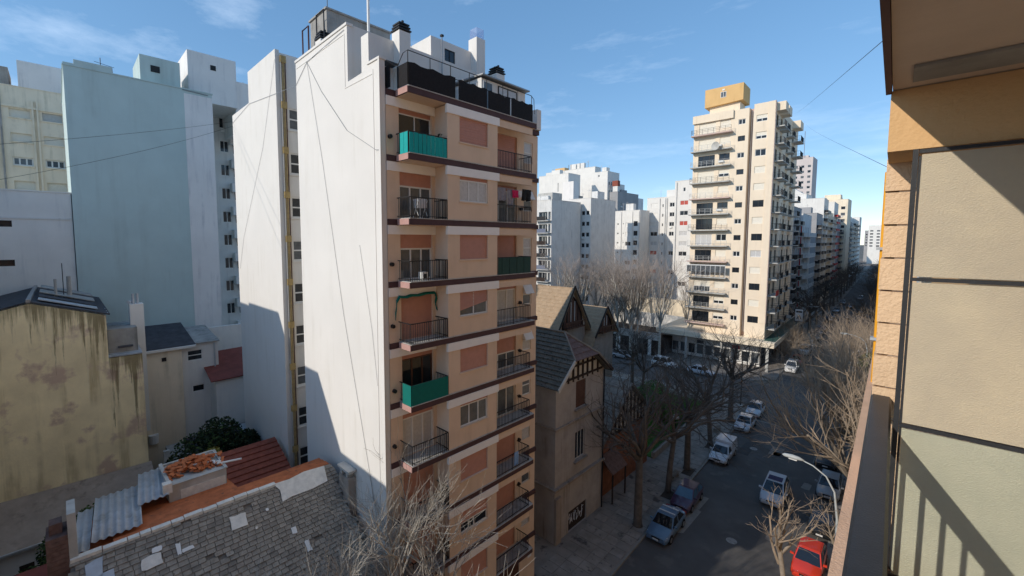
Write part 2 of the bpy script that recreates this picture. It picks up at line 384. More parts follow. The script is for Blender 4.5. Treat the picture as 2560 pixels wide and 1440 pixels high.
# paving slabs of the near pavement, each its own piece
slabs = [MB().box(0, .86, 0, .86, 0, .022).mesh('paving_slab', 'paver'), MB().box(0, .86, 0, .86, 0, .03).mesh('paving_slab', 'paver'), MB().box(0, .86, 0, .86, 0, .018).mesh('paving_slab', 'pavement')]
for j in range(62):
    y = 19.5 + j * .9
    if y > 61: break
    for i in range(4):
        if (j, i) in ((17, 0), (18, 0), (19, 0), (24, 0), (25, 0), (32, 0), (33, 0), (42, 0), (43, 0)): continue
        o = obj('paving_slab', rng.choice(slabs), pave_l, (SX(-13.2 - .9 * (i + 1), y), y, .13)); o.rotation_euler = (0, 0, ST)
def bed(x, y, w=.9, l=1.6): MB().box(-w / 2, w / 2, -l / 2, l / 2, 0, .012).build('tree_bed', 'soil', pave_l, (x, y, .131), ST)
for y in (31, 36.9, 42, 48.7, 58): bed(SX(-13.75, y), y)
# painted stop line and crossing marks, worn
def mark(name, x0, x1, y0, y1): struct(MB().quad((x0, y0, .008), (x1, y0, .008), (x1, y1, .008), (x0, y1, .008)).build(name, 'kerb'))
mark('stop_line', SX(-12.2, 61), SX(-8.5, 61), 60.6, 60.85)

for x, y in ((-8.2, 34.5), (-10.3, 52), (-7.0, 60)):
    mh = MB().cyl((0, 0, 0), (0, 0, .008), .36, k=20).build('manhole_cover', 'concrete', None, (SX(x, y), y, .002)); tag(mh, 'round iron manhole cover in the road ' + {34.5: 'level with the steel blue sedan', 52: 'level with the white pickup', 60: 'before the stop line'}[y], 'manhole', 'manhole covers')
q_ = random.Random(8); road_o = bpy.data.objects['road']
for k in range(9):
    x, y = q_.uniform(-11.5, -4.5), q_.uniform(24, 64); w_, l_ = q_.uniform(.5, 1.3), q_.uniform(1.0, 4.0)
    pp = [(SX(x + dx * w_ / 2 * q_.uniform(.8, 1.1), y), y + dy * l_ / 2 * q_.uniform(.85, 1.1), .0035) for dx, dy in ((-1, -1), (0, -1.05), (1, -1), (1, 1), (.1, 1.06), (-1, 1))]
    MB().poly(pp).build('tar_patch', 'dark_roof' if k % 3 == 0 else 'kerb' if k % 3 == 1 else 'pavement', road_o) if k % 3 else MB().poly(pp).build('tar_patch', 'asphalt_patch', road_o)
# ============================================================= the tall narrow apartment building opposite
T = wthing('apartment_building', 'tall narrow apartment building with blank white side wall and tan balconied front', 'building', (-20, 15, 0))
XW, XB, YS, YN = -16.6, -15.65, 10.2, 21.1
FL = [28.55 - 2.82 * i for i in range(11)]        # underside of each slab, terrace first; the last is the first-floor slab
EW = Face('E', XW); EB = Face('E', XB)
# party wall to the south, with stepped top; one mesh, thick
def sheet_s(mb, prof, y, th):
    mb.prism([(x, y, z) for x, z in prof], (0, th, 0))
m = MB()
sheet_s(m, [(-25.6, 0), (-16.62, 0), (-16.62, 30.0), (-17.6, 30.0), (-18.2, 29.8), (-19.45, 29.75), (-19.45, 32.35), (-25.6, 32.35)], YS, .25)
m.build('side_wall', 'white_plaster', T)
for nm, a in (('coping', (-25.62, -19.42, YS - .05, YS + .3, 32.35, 32.47)), ('coping', (-17.62, -16.58, YS - .05, YS + .3, 30.0, 30.09)), ('edge_strip', (-16.72, -16.60, YS - .04, YS - .002, .2, 30.0))): B(nm, 'white_plaster', T, *a)
for a in ((-25.5, -19.75, YS - .02, YS - .002, 32.0, 32.05), (-19.75, -19.7, YS - .02, YS - .002, 29.5, 32.05), (-19.7, -17.2, YS - .02, YS - .002, 29.5, 29.55), (-17.2, -17.15, YS - .02, YS - .002, 1, 29.7)): B('border_strip', 'white_plaster', T, *a)
# rear block behind the light well
m = MB(); sheet_s(m, [(-38.3, 0), (-28.8, 0), (-28.8, 34.15), (-34.2, 34.2), (-34.2, 32.05), (-38.3, 32.0)], YS, .25); m.build('side_wall', 'white_plaster', T)
m = MB(); m.box(-38.3, -29.06, YS + .252, YN, 0, 31.9); m.build('rear_block', 'white_side', T)
m = MB(); m.box(-34.2, -29.06, YS + .252, YN, 31.9, 34.0); m.build('rear_block', 'white_side', T)
fwell = Face('E', -28.8); ops = []
for i in range(12):
    z = 29.35 - 2.82 * i
    if z > 1: ops.append((10.92, 12.1, z, z + 1.35))
m = MB(); fwell.wall(m, YS + .252, YN, 0, 34.0, ops, .2); m.build('light_well_wall', 'white_side', T)
for k, o in enumerate(ops):
    w_ = window(T, fwell, *o, depth=.1, panes=1, ft=.09, tr=.5, sub=True, glass='glass_dark' if k % 3 else 'glass_mid')
    B('sill', 'white_side', T, -28.8, -28.72, o[0] - .08, o[1] + .08, o[2] - .1, o[2] - .02)
for k in range(4): MB().cyl((-28.7, YS + .3 + k * .09, .3), (-28.7, YS + .3 + k * .09, 33.6), .036, k=8).build('pipe', ('pale_concrete', 'pipe_ochre', 'pipe_ochre', 'brown_wood')[k], T)
for i in range(12): z = FL[0] + 5.0 - 2.82 * i - .15; B('pipe_box', 'pipe_ochre', T, -28.79, -28.64, YS + .262, YS + .61, max(.2, z), max(.25, z) + .42)
B('main_core', 'white_side', T, -25.6, -16.9, YS + .252, YN - .25, 0, 28.5)
B('well_link', 'white_side', T, -28.78, -25.62, 14.5, YN - .4, 0, 31.5)
B('north_wall', 'tan', T, -25.6, -16.62, YN - .25, YN, 0, 28.5)
# penthouse
B('penthouse', 'white_plaster', T, -25.6, -19.5, YS + .252, YN, 28.86, 32.2)
B('parapet', 'white_plaster', T, -19.62, -19.5, YS + .252, YN, 32.2, 32.45); B('parapet', 'white_plaster', T, -25.6, -25.48, YS + .252, YN, 32.2, 32.45)
B('parapet_stub', 'white_plaster', T, -18.6, -17.95, YS + .252, YS + .95, 29.0, 31.6)
B('door_hood', 'dark_roof', T, -19.48, -18.9, 11.6, 12.7, 31.05, 31.11)
fr = Face('E', -19.9); m = MB(); rop = [(18.15, 19.15, 32.7, 34.05)]
rop = [(16.55, 17.35, 32.62, 33.35)]; fr.wall(m, 15.55, 19.3, 32.2, 33.75, rop, .12); m.box(-23.5, -20.05, 15.55, 19.3, 32.2, 33.74); m.quad((-20.05, 15.55, 32.2), (-19.9, 15.55, 32.2), (-19.9, 15.55, 33.75), (-20.05, 15.55, 33.75)); m.quad((-20.05, 15.55, 33.75), (-19.9, 15.55, 33.75), (-19.9, 19.3, 33.75), (-20.05, 19.3, 33.75)); m.build('roof_room', 'white_plaster', T)
window(T, fr, *rop[0], depth=.06, glass='glass_dark', frame='black_iron', ft=.04, sub=True)
def chimney(x, y, z0, z1, s, cap=True, mat='white_plaster'):
    c = MB().box(x - s, x + s, y - s, y + s, z0, z1).build('chimney', mat, T)
    if cap:
        for k in range(3): e = s * (1.12 - .1 * k); MB().box(x - e, x + e, y - e, y + e, z1 + .06 + k * .15, z1 + .13 + k * .15).build('cowl_plate', 'black_iron', c, (0, 0, 0))
        MB().box(x - s * .5, x + s * .5, y - s * .5, y + s * .5, z1, z1 + .5).build('cowl_core', 'black_iron', c)
        for kk in (-1, 1): MB().box(x + kk * s * .4 - .05, x + kk * s * .4 + .05, y - .05, y + .05, z1 + .48, z1 + .6).build('cowl_prong', 'black_iron', c)
    return c
chimney(-19.3, 13.15, 28.9, 32.85, .34); chimney(-19.3, 20.3, 28.9, 32.6, .36)
chimney(-19.75, 19.0, 31.0, 34.5, .36, False)
c = MB().box(-20.05, -19.45, 18.7, 19.3, 34.5, 35.1).build('acrylic_cover', 'blue_acrylic', T)
ch = chimney(-23.3, 10.85, 31.5, 33.0, .33)
tk = MB().box(-25.3, -23.2, 11.0, 15.0, 32.45, 34.75).build('water_tank', 'concrete', T)
MB().box(-25.38, -23.12, 10.92, 15.08, 34.75, 34.84).build('tank_lid', 'concrete', tk)
B('tank_base', 'concrete', T, -25.0, -23.5, 11.3, 14.7, 32.2, 32.45)
m = MB(); m.tube([(-22.7, 10.6, 32.2), (-22.7, 10.6, 34.4), (-23.6, 10.6, 34.4), (-23.6, 10.6, 32.4)], .035, 6); m.build('pipe', 'black_iron', T)
m = MB(); m.tube([(-25.0, 10.4, 32.4), (-25.0, 10.4, 34.0), (-24.2, 10.4, 34.0), (-24.2, 10.4, 32.4)], .045, 6); m.build('ladder_hoop', 'brown_iron', T)
MB().cyl((-20.9, 12.2, 32.2), (-20.9, 12.2, 37.5), .075, k=8).build('mast', 'white_paint', T)
MB().cyl((-23.3, 11.1, 34.8), (-23.3, 11.1, 37), .02, k=5).build('aerial', 'black_iron', T)
MB().cyl((-19.35, 15.9, 31.2), (-19.35, 15.9, 33.6), .035, k=6).build('vent_pipe', 'grey_metal', T)
B('vent_cap', 'black_iron', T, -19.43, -19.27, 15.82, 15.98, 33.6, 33.7)
# glazed room at the north end of the terrace
gr = B('terrace_room', 'white_side', T, -19.48, -17.2, 16.9, 20.6, 28.86, 31.1)
MB().prism([(-19.48, 16.75, 31.25), (-16.95, 16.75, 31.15), (-16.95, 20.75, 31.15), (-19.48, 20.75, 31.25)], (0, 0, .07)).build('room_roof', 'grey_metal', gr, (0, 0, 0))
for u0, u1 in ((17.0, 17.75), (18.2, 19.8)): window(T, Face('E', -17.18), u0, u1, 29.4, 30.95, depth=0, glass='curtain' if u0 > 18 else 'glass_mid', frame='black_iron' if u0 > 18 else 'white_paint', panes=2 if u0 > 18 else 1, ft=.05, sub=True)
MB().box(-19.3, -17.5, 16.86, 16.89, 29.2, 30.9).build('side_pane', 'curtain', gr)
# slabs: dark maroon bands following the front outline
def slab(z, last=False):
    zt = z + .26; m = MB()
    pts = [(-17.2, YS + .26), (XW + .05, YS + .26), (XW + .05, 10.95), (XB + .03, 10.95), (XB + .03, 19.75), (XW + .05, 19.75 + .3), (XW + .12, YN - .003), (-17.2, YN - .003)]
    m.prism([(x, y, z) for x, y in pts], (0, 0, .26)); s_ = m.build('slab', 'maroon', T)
    MB().box(XW + .08, XB + .015, 10.92, 10.948, z + .005, z + .27).build('slab_end', 'pink_end', s_)
    MB().prism([(XW + .02, 11.0, z - .012), (XB - .02, 11.0, z - .012), (XB - .02, 19.7, z - .012), (XW + .02, 19.7, z - .012)], (0, 0, .01)).build('soffit', 'tan', s_)
    MB().prism([(XW + .02, 10.97, z + .262), (XB + .05, 10.97, z + .262), (XB + .05, 19.73, z + .262), (XW + .02, 19.73, z + .262)], (0, 0, .035)).build('floor_edge', 'pale_concrete', s_)
for z in FL[:10]: slab(z)
def bars(u0, u1, z0, x, h=.92, step=.12, ends=(True, True), dmat='black_iron', bow=False):
    """railing along y at x, with returns to the wall"""
    m = MB(); top = z0 + h
    m.box(x - .02, x + .02, u0, u1, top - .03, top + .01).box(x - .012, x + .012, u0, u1, z0 + .08, z0 + .105)
    n = int((u1 - u0) / step)
    for i in range(n + 1):
        y = u0 + (u1 - u0) * i / n; big = i in (0, n, n // 2); r = .016 if big else .0085
        m.box(x - r, x + r, y - r, y + r, z0, top - .03)
    for e, y in zip(ends, (u0, u1)):
        if e:
            m.box(XW, x, y - .018, y + .018, top - .03, top + .008).box(XW, x, y - .01, y + .01, z0 + .08, z0 + .105)
            for k in range(1, 8): xx = XW + (x - XW) * k / 8; m.box(xx - .0085, xx + .0085, y - .0085, y + .0085, z0, top - .03)
    return m.build('railing', dmat, T)
def wall_lamp(y, z, mat='black_iron'): MB().cyl((XW - .02, y, z), (XW + .14, y, z), .10, .09, 10).build('wall_lamp', mat, T)
DOOR = (11.12, 12.95); BW = (13.91, 15.84); DR = (16.95, 19.2); SW = (19.82, 20.62)
conf_l = ['open', 'glass', 'glass', 'shut', 'red', 'curt', 'shut', 'shut', 'half']
conf_b = ['shut', 'curt', 'shut', 'slant', 'shut', 'open', 'shut', 'half', 'shut']
conf_r = ['shut', 'glass', 'shut', 'glass', 'half', 'glass', 'shut', 'shut', 'shut']
opsW = []; opsB = []
for i in range(9):
    zf = FL[i + 1] + .30; zc = FL[i] - .42
    opsW += [(DOOR[0], DOOR[1], zf, zc), (DR[0], DR[1], zf, zc), (SW[0], SW[1], zf + .75, zf + 2.0)]
    opsB += [(BW[0], BW[1], zf + .9, zc + .005)]
m = MB(); EW.wall(m, YS + .25, YN, FL[9] + .02, 28.5, opsW, .18); m.build('front_wall', 'tan', T)
m = MB(); EB.wall(m, 13.15, 16.55, FL[9] + .02, 28.5, opsB, .18)
for y in (13.15, 16.55): m.quad((XW, y, FL[9]), (XB, y, FL[9]), (XB, y, 28.5), (XW, y, 28.5))
m.build('bay_wall', 'tan', T)
for i in range(9):
    zf = FL[i + 1] + .30; zc = FL[i] - .42; z1 = FL[i] - .015
    # beams under the slab above
    MB().box(XW, XW + .04, YS + .26, 13.148, zc, z1).build('beam', 'beam_white', T)
    MB().box(XB - .1, XB + .045, 13.1, 16.66, zc + .003, z1).build('beam', 'beam_white', T)
    MB().box(XB - .12, XB - .02, 16.665, 19.45, zc + .02, z1 - .02).build('beam', 'tan', T)
    # left door
    st = conf_l[i]; kw = dict(depth=.12, sh='shutter', sub=True, ft=.075)
    if st == 'open': window(T, EW, *DOOR, zf, zc, style='half', frac=.09, panes=2, glass='glass_dark', **{**kw, 'ft': .05})
    elif st == 'glass': window(T, EW, *DOOR, zf, zc, style='half', frac=.28 if i == 1 else .3, panes=3, glass='glass_mid', **kw)
    elif st == 'curt': window(T, EW, *DOOR, zf, zc, style='half', frac=.12, panes=3, glass='curtain', **kw)
    elif st == 'red': window(T, EW, *DOOR, zf, zc, style='half', frac=.1, panes=3, glass='glass_dark', **{**kw, 'frame': 'brown_wood'})
    elif st == 'half': window(T, EW, *DOOR, zf, zc, style='half', frac=.5, panes=3, glass='glass_mid', **kw)
    else: window(T, EW, *DOOR, zf, zc, style='shut', **kw)
    # bay window
    sb = conf_b[i]; kw = dict(depth=.1, sh='shutter', sub=True, ft=.06); a, b_, c, d = BW[0], BW[1], zf + .9, zc
    if sb == 'curt': window(T, EB, a, b_, c, d, style='half', frac=.13, panes=3, glass='curtain', **kw)
    elif sb == 'open': window(T, EB, a, b_, c, d, style='half', frac=.1, panes=3, glass='glass_mid', **kw)
    elif sb == 'half': window(T, EB, a, b_, c, d, style='half', frac=.55, panes=2, glass='glass_dark', **kw)
    elif sb == 'slant':
        window(T, EB, a, b_, c, d, style='win', panes=2, glass='glass_mid', **kw)
        m = MB(); n = 10
        for k in range(n):
            f0, f1 = k / n, (k + 1) / n; zl = lambda f, u: d - f * (.92 - .34 * u)
            m.quad((XB - .05, a, zl(f1, 0)), (XB - .05, b_, zl(f1, 1)), (XB - .075, b_, zl(f0, 1)), (XB - .075, a, zl(f0, 0)))
        tag(m.build('shutter', 'shutter', T), 'roller shutter jammed askew in the bay window')
    else: window(T, EB, a, b_, c, d, style='shut', **kw)
    B('sill', 'tan', T, XB - .02, XB + .035, a - .05, b_ + .05, c - .07, c - .005)
    # right door and small window
    sr = conf_r[i]; kw = dict(depth=.12, sh='shutter', sub=True, ft=.075)
    if sr == 'glass': window(T, EW, *DR, zf, zc, style='half', frac=.13, panes=3, glass='glass_mid' if i != 3 else 'curtain', **kw)
    elif sr == 'half': window(T, EW, *DR, zf, zc, style='half', frac=.55, panes=3, glass='glass_mid', **kw)
    else: window(T, EW, *DR, zf, zc, style='shut', **kw)
    w_ = window(T, EW, *SW, zf + .75, zf + 2.0, depth=.08, panes=1, ft=.07, tr=.5, glass='glass_mid' if i % 2 else 'curtain', sub=True, frame='white_paint' if i < 6 else 'shutter_grey')
    if i in (1, 3, 4): MB().hexa([(0, -.02, .66), (.8, -.02, .66), (.8, -.02, 1.2), (0, -.02, 1.2), (0, -.34, .7), (.8, -.34, .7), (.8, -.08, 1.2), (0, -.08, 1.2)]).build('open_sash', 'white_paint', w_)
    # railings and screens
    if i == 0:
        rl = bars(10.98, 13.12, zf, XB - .02)
        m = MB(); n = 9
        for k in range(n):
            y0, y1 = 11.0 + 2.1 * k / n, 11.0 + 2.1 * (k + 1) / n
            MB().box(XB + .012, XB + .028, y0 + .012, y1 - .012, zf - .04, zf + .86 + .02 * (k % 2)).build('screen_panel', 'teal_canvas', rl)
        for k in range(2): MB().box(XW + .35 + .3 * k, XW + .63 + .3 * k, 10.935, 10.95, zf - .02, zf + .88).build('screen_panel', 'teal_canvas', rl)
    elif i == 4:
        rl = bars(10.98, 13.12, zf, XB - .02)
        MB().box(XB + .012, XB + .024, 10.97, 13.1, zf - .05, zf + .93).build('screen_panel', 'green_canvas', rl)
        MB().box(XW + .3, XB + .01, 10.93, 10.945, zf - .05, zf + .93).build('screen_panel', 'green_canvas', rl)
    else: bars(10.98, 13.12, zf, XB - .02)
    rr = bars(16.57, 19.36, zf, XB - .02, ends=(False, True))
    if i == 2:
        for k in range(9): y0 = 16.6 + 2.72 * k / 9; MB().box(XB + .012 + .012 * (k % 2), XB + .026 + .012 * (k % 2), y0, y0 + .29, zf - .04, zf + .9).build('screen_panel', 'dark_green', rr)
    if i in (0, 2, 3, 5): wall_lamp(10.62, zf + .75)
    if i == 4:
        wall_lamp(10.66, zf + .55)
    if i in (1, 5, 4): wall_lamp(19.5, zf + .85)
    if i in (3, 6, 7): wall_lamp(19.5, zf + .95)
B('ground_floor', 'brown_wood', T, -17.2, XW - .003, YS + .26, YN - .26, .13, FL[9])
B('entrance_surround', 'tan', T, XW - .002, XW + .06, 19.6, YN, .13, FL[9])
B('number_plate', 'sign_white', T, XW + .061, XW + .08, 20.4, 20.75, 1.9, 2.25)
for y in (11.0, 14.2, 17.0): MB().box(XW - .002, XW + .03, y, y + 2.1, .2, 2.5).build('garage_door', 'brown_wood', T)
# terrace rail and mesh screens
zf = FL[0] + .30
m = MB(); xs = XB - .03
m.tube([(-17.6, 10.7, zf + 1.35), (-17.0, 10.75, zf + 1.35), (XW, 10.95, zf + 1.05), (XW + .15, 11.0, zf + 1.0), (xs - .35, 11.0, zf + 1.42), (xs, 11.0, zf + 1.45), (xs, 19.3, zf + 1.45), (xs, 19.55, zf + 1.3), (xs, 19.6, zf + .5)], .018, 6)
for k in range(8): y = 11.0 + 8.35 * k / 7; m.box(xs - .014, xs + .014, y - .014, y + .014, zf, zf + 1.45)
m.box(xs - .012, xs + .012, 11.0, 19.4, zf + .9, zf + .925); tr_ = m.build('terrace_railing', 'black_iron', T)
for y0, y1, h in ((11.0, 13.65, .95), (13.85, 15.75, .93), (15.85, 17.5, .9), (17.6, 19.4, .93)):
    m = MB(); n = 8
    for k in range(n):
        a = y0 + (y1 - y0) * k / n; b_ = y0 + (y1 - y0) * (k + 1) / n; w0 = .05 * math.sin(k * 1.9); w1 = .05 * math.sin((k + 1) * 1.9)
        m.hexa([(xs + .03, a, zf + .02), (xs + .045, a, zf + .02), (xs + .045, b_, zf + .02), (xs + .03, b_, zf + .02), (xs + .03, a, zf + h + w0), (xs + .045, a, zf + h + w0), (xs + .045, b_, zf + h + w1), (xs + .03, b_, zf + h + w1)])
    m.build('mesh_screen', 'black_mesh', tr_)
m = MB(); m.box(XW + .15, xs + .02, 10.96, 10.975, zf + .02, zf + .95).box(XW - .3, XW + .15, 10.6, 10.62, zf + .02, zf + .95); m.build('mesh_screen', 'black_mesh', T)
B('terrace_parapet_end', 'white_plaster', T, XW - .1, XW + .25, 20.7, YN - .01, FL[0] + .27, 30.0)
# cables fixed on the side wall, and a vent pipe
def wire(parent, pts, r=.014, name='cable', mat='grey_metal'): return MB().tube(pts, r, 4).build(name, mat, parent)
yw = YS - .03
wire(T, [(-24.0, yw, 31.95), (-22.4, yw, 26.5), (-20.4, yw, 18.5), (-18.4, yw, 12.0), (-17.2, yw, 8.0)], 0.0096)
wire(T, [(-24.0, yw, 31.95), (-22.3, yw, 30.0), (-19.6, yw, 27.5), (-17.0, yw, 26.2), (-16.64, yw, 26.15)], 0.0108)
wire(T, [(-25.6, yw, 31.1), (-24.0, yw, 31.95), (-19.7, yw, 32.2)], 0.0132)
wire(T, [(-28.8, yw, 33.5), (-31.5, yw, 28.5), (-36.5, yw, 22.5), (-37.8, yw, 20)], 0.0084)
wire(T, [(-38.3, yw, 31.4), (-34, yw, 31.95), (-25.7, yw, 31.1)], 0.0108)
wire(T, [(-17.2, yw, 15.5), (-17.6, yw, 18), (-18.6, yw, 22)], 0.0072)
# green torn cloth over the shuttered door, floor 4 from the top
zf = FL[4] + .30; zc = FL[3] - .42
m = MB(); pts = [(10.78, -1.05, .03), (10.74, -.75, .2), (10.82, -.45, .1), (10.8, -.2, .2), (10.95, 0.02, .25), (11.3, -.03, .3), (11.6, .03, .26), (12.0, .0, .3), (12.4, .06, .28), (13.0, .05, .3), (13.08, -.2, .3), (13.03, -.45, .2), (13.12, -.8, .26)]
for k in range(len(pts) - 1):
    (y0, d0, w0), (y1, d1, w1) = pts[k], pts[k + 1]
    m.hexa([(XW + .06, y0, zc + d0 - .05), (XW + w0 * .6, y0 + .03, zc + d0 - .10), (XW + w1 * .6, y1 + .03, zc + d1 - .10), (XW + .06, y1, zc + d1 - .05), (XW + .06, y0, zc + d0 + .02), (XW + w0 * .6, y0, zc + d0 - .02), (XW + w1 * .6, y1, zc + d1 - .02), (XW + .06, y1, zc + d1 + .02)])
m.build('torn_awning', 'green_canvas', T)
# washing on the balconies: things of their own
zf = FL[2] + .30
def cloth(name, label, mat, y0, y1, z0, z1, x, seed, cat='laundry', grp='washing hung on the balconies'):
    r_ = random.Random(seed); n = 6; k = 5; m = MB(); V = {}
    for i in range(n + 1):
        for j in range(k + 1):
            y = y0 + (y1 - y0) * i / n; z = z1 - (z1 - z0) * j / k * (1 + .08 * r_.uniform(-1, 1)); V[i, j] = (x + .05 * math.sin(i * 2.1 + seed) * j / k + .02 * r_.random(), y + .02 * r_.uniform(-1, 1), z)
    for i in range(n):
        for j in range(k): m.quad(V[i, j + 1], V[i + 1, j + 1], V[i + 1, j], V[i, j])
    m.smooth = True; o = m.build(name, mat); sol = o.modifiers.new('thickness', 'SOLIDIFY'); sol.thickness = .012
    return tag(o, label, cat, grp)
zl = zf + 1.75
wl = wire(T, [(XB - .15, 16.6, zl + .1), (XB - .05, 18.0, zl + .02), (XB - .05, 19.55, zl + .12)], .01, 'clothes_line')
cloth('hanging_shirt', 'pale grey shirt on the line, by the tan bay wall', 'fabric_grey', 16.65, 17.3, zl - .62, zl + .05, XB - .1, 1)
cloth('hanging_shirt', 'purple grey shirt hung next to the red garment', 'fabric_grey', 17.4, 17.85, zl - .9, zl, XB - .08, 2)
cloth('hanging_garment', 'red garment drying on the balcony line', 'fabric_red', 17.75, 18.25, zl - .4, zl, XB - .02, 3)
cloth('hanging_cloth', 'small white cloth on the line between red and black garments', 'fabric_white', 18.25, 18.6, zl - .35, zl + .02, XB - .06, 4)
cloth('hanging_trousers', 'black trousers sagging from the outer end of the line', 'fabric_black', 18.6, 19.4, zl - .5, zl + .12, XB - .05, 5)
zf = FL[7] + .30
cloth('hanging_flag', 'pale blue and white cloth draped over a balcony rail', 'fabric_blue', 18.0, 18.35, zf + .25, zf + .98, XB + .03, 6, 'cloth', None)
zf = FL[2] + .30
rk = thing('drying_rack', 'folding drying rack with white cloths behind a left balcony railing', 'drying rack', (XW + .5, 11.9, zf + .04))
m = MB()
for s_ in (-1, 1): m.tube([(s_ * .22, -.25, 0), (-s_ * .22, -.25, .85)], .012, 5).tube([(s_ * .22, .25, 0), (-s_ * .22, .25, .85)], .012, 5)
m.build('legs_frame', 'white_paint', rk)
for k in range(3): MB().box(-.2 + k * .16, -.18 + k * .16, -.24, .24, .45, .86).build('cloth', 'fabric_white', rk)
bx = thing('white_box', 'small white box with dark opening on bare balcony floor', 'box', (XB - .35, 11.95, FL[3] + .335))
MB().box(-.16, .16, -.16, .16, 0, .34).build('case', 'white_paint', bx); MB().box(.155, .165, -.09, .09, .06, .26).build('opening', 'black_iron', bx)
pt = thing('potted_plant', 'small dark potted plant beside the teal balcony screen', 'plant', (XB - .2, 12.75, FL[1] + .335))
MB().cyl((0, 0, 0), (0, 0, .8), .1, .14, 10).build('pot', 'dark_timber', pt); m = MB()
for k in range(40):
    a = rng.uniform(0, 6.3); r_ = rng.uniform(0, .16); z = .8 + rng.uniform(0, .22); m.quad((r_ * math.cos(a), r_ * math.sin(a), z), (r_ * math.cos(a) + .06, r_ * math.sin(a), z + .03), (r_ * math.cos(a) + .06, r_ * math.sin(a) + .05, z + .06), (r_ * math.cos(a), r_ * math.sin(a) + .05, z + .02))
m.build('foliage', 'leaf_dark', pt)

# ============================================================= the building we stand in: balcony end, partition, rail
OWN = thing('apartment_building', 'orange apartment building with pebbled glass balcony partition and dark handrail', 'building', (0, 0, 0), R(1.7))
def own(name, mat, *a): return MB().box(*a).build(name, mat, OWN)
own('core_wall', 'own_orange', 1.35, 13, -16, 30, 0, 38)
for k in range(-7, 6):
    zc = 22.97 + 2.82 * k
    if k == 0: continue
    own('balcony_slab', 'own_salmon', -.13, 1.349, -12, 16, zc - .05, zc + .17) if k != -1 else None
own('balcony_floor', 'own_floor', -.05, 1.349, -12, 16, 20.12, 20.30)
own('slab_edge', 'own_salmon', -.15, -.052, -12, 15.6, 20.02, 20.62)
own('ceiling', 'own_ceiling', -.05, 1.349, -12, 3.1, 22.97, 23.17)
own('ceiling', 'own_ceiling', -.05, 1.349, 3.11, 16, 22.97, 23.17)
own('ceiling_edge', 'brown_iron', -.075, -.052, -12, 3.1, 22.95, 23.2)
own('vent_recess', 'concrete', .02, 1.3, 2.72, 2.96, 22.955, 22.968)
beam = own('beam', 'own_orange', -.055, 1.349, 3.105, 4.25, 22.66, 22.966)
pier = MB().box(.0, .09, 3.6, 4.15, 20.30, 22.66).build('pier', 'mortar', OWN)
for k in range(12):
    z0 = 20.32 + k * .198; d = .003 * (k % 3)
    if z0 + .185 < 22.70: MB().box(-.055 - d, .10, 3.58 - d, 4.17, z0, z0 + .187).build('block', 'own_block', pier)
# partition: iron frame, three panes of pebbled glass
pf = MB()
pf.box(.040, .060, 3.075, 3.1, 20.30, 22.655).box(1.25, 1.29, 3.075, 3.1, 20.30, 22.655)
for z in (20.42, 21.245, 22.005, 22.642): pf.box(.0625, 1.249, 3.072, 3.098, z - .008, z + .009)
pf.box(.0622, .072, 3.08, 3.096, 20.45, 22.62)
pfr = pf.build('partition_frame', 'own_rail', OWN)
for z0, z1 in ((20.435, 21.23), (21.26, 21.99), (22.02, 22.627)): MB().box(.0725, 1.248, 3.078, 3.086, z0, z1).build('pane', 'green_glass' if z1 < 21.5 else 'pebbled_glass', pfr)
# railing: flat handrail and balusters
m = MB(); n = 6
prof = [(-.062, 21.215), (-.062, 21.235), (-.052, 21.25), (.022, 21.25), (.032, 21.235), (.032, 21.215)]
m.prism([(x, -6, z) for x, z in prof], (0, 21.6, 0)); rail = m.build('handrail', 'own_rail', OWN)
m = MB()
for k in range(-30, 78): y = k * .2; m.box(-.024, -.008, y - .008, y + .008, 20.36, 21.215)
m.box(-.03, .0, -6, 15.6, 20.34, 20.365); m.build('balusters', 'own_rail', rail)
gp = MB().cyl((-.10, 6.45, 1.0), (-.10, 6.45, 22.94), .021, k=10).build('gas_pipe', 'pipe_yellow', OWN)
for z in (21.1, 22.1): MB().box(-.15, -.02, 6.40, 6.50, z, z + .03).build('pipe_clamp', 'zinc', gp)

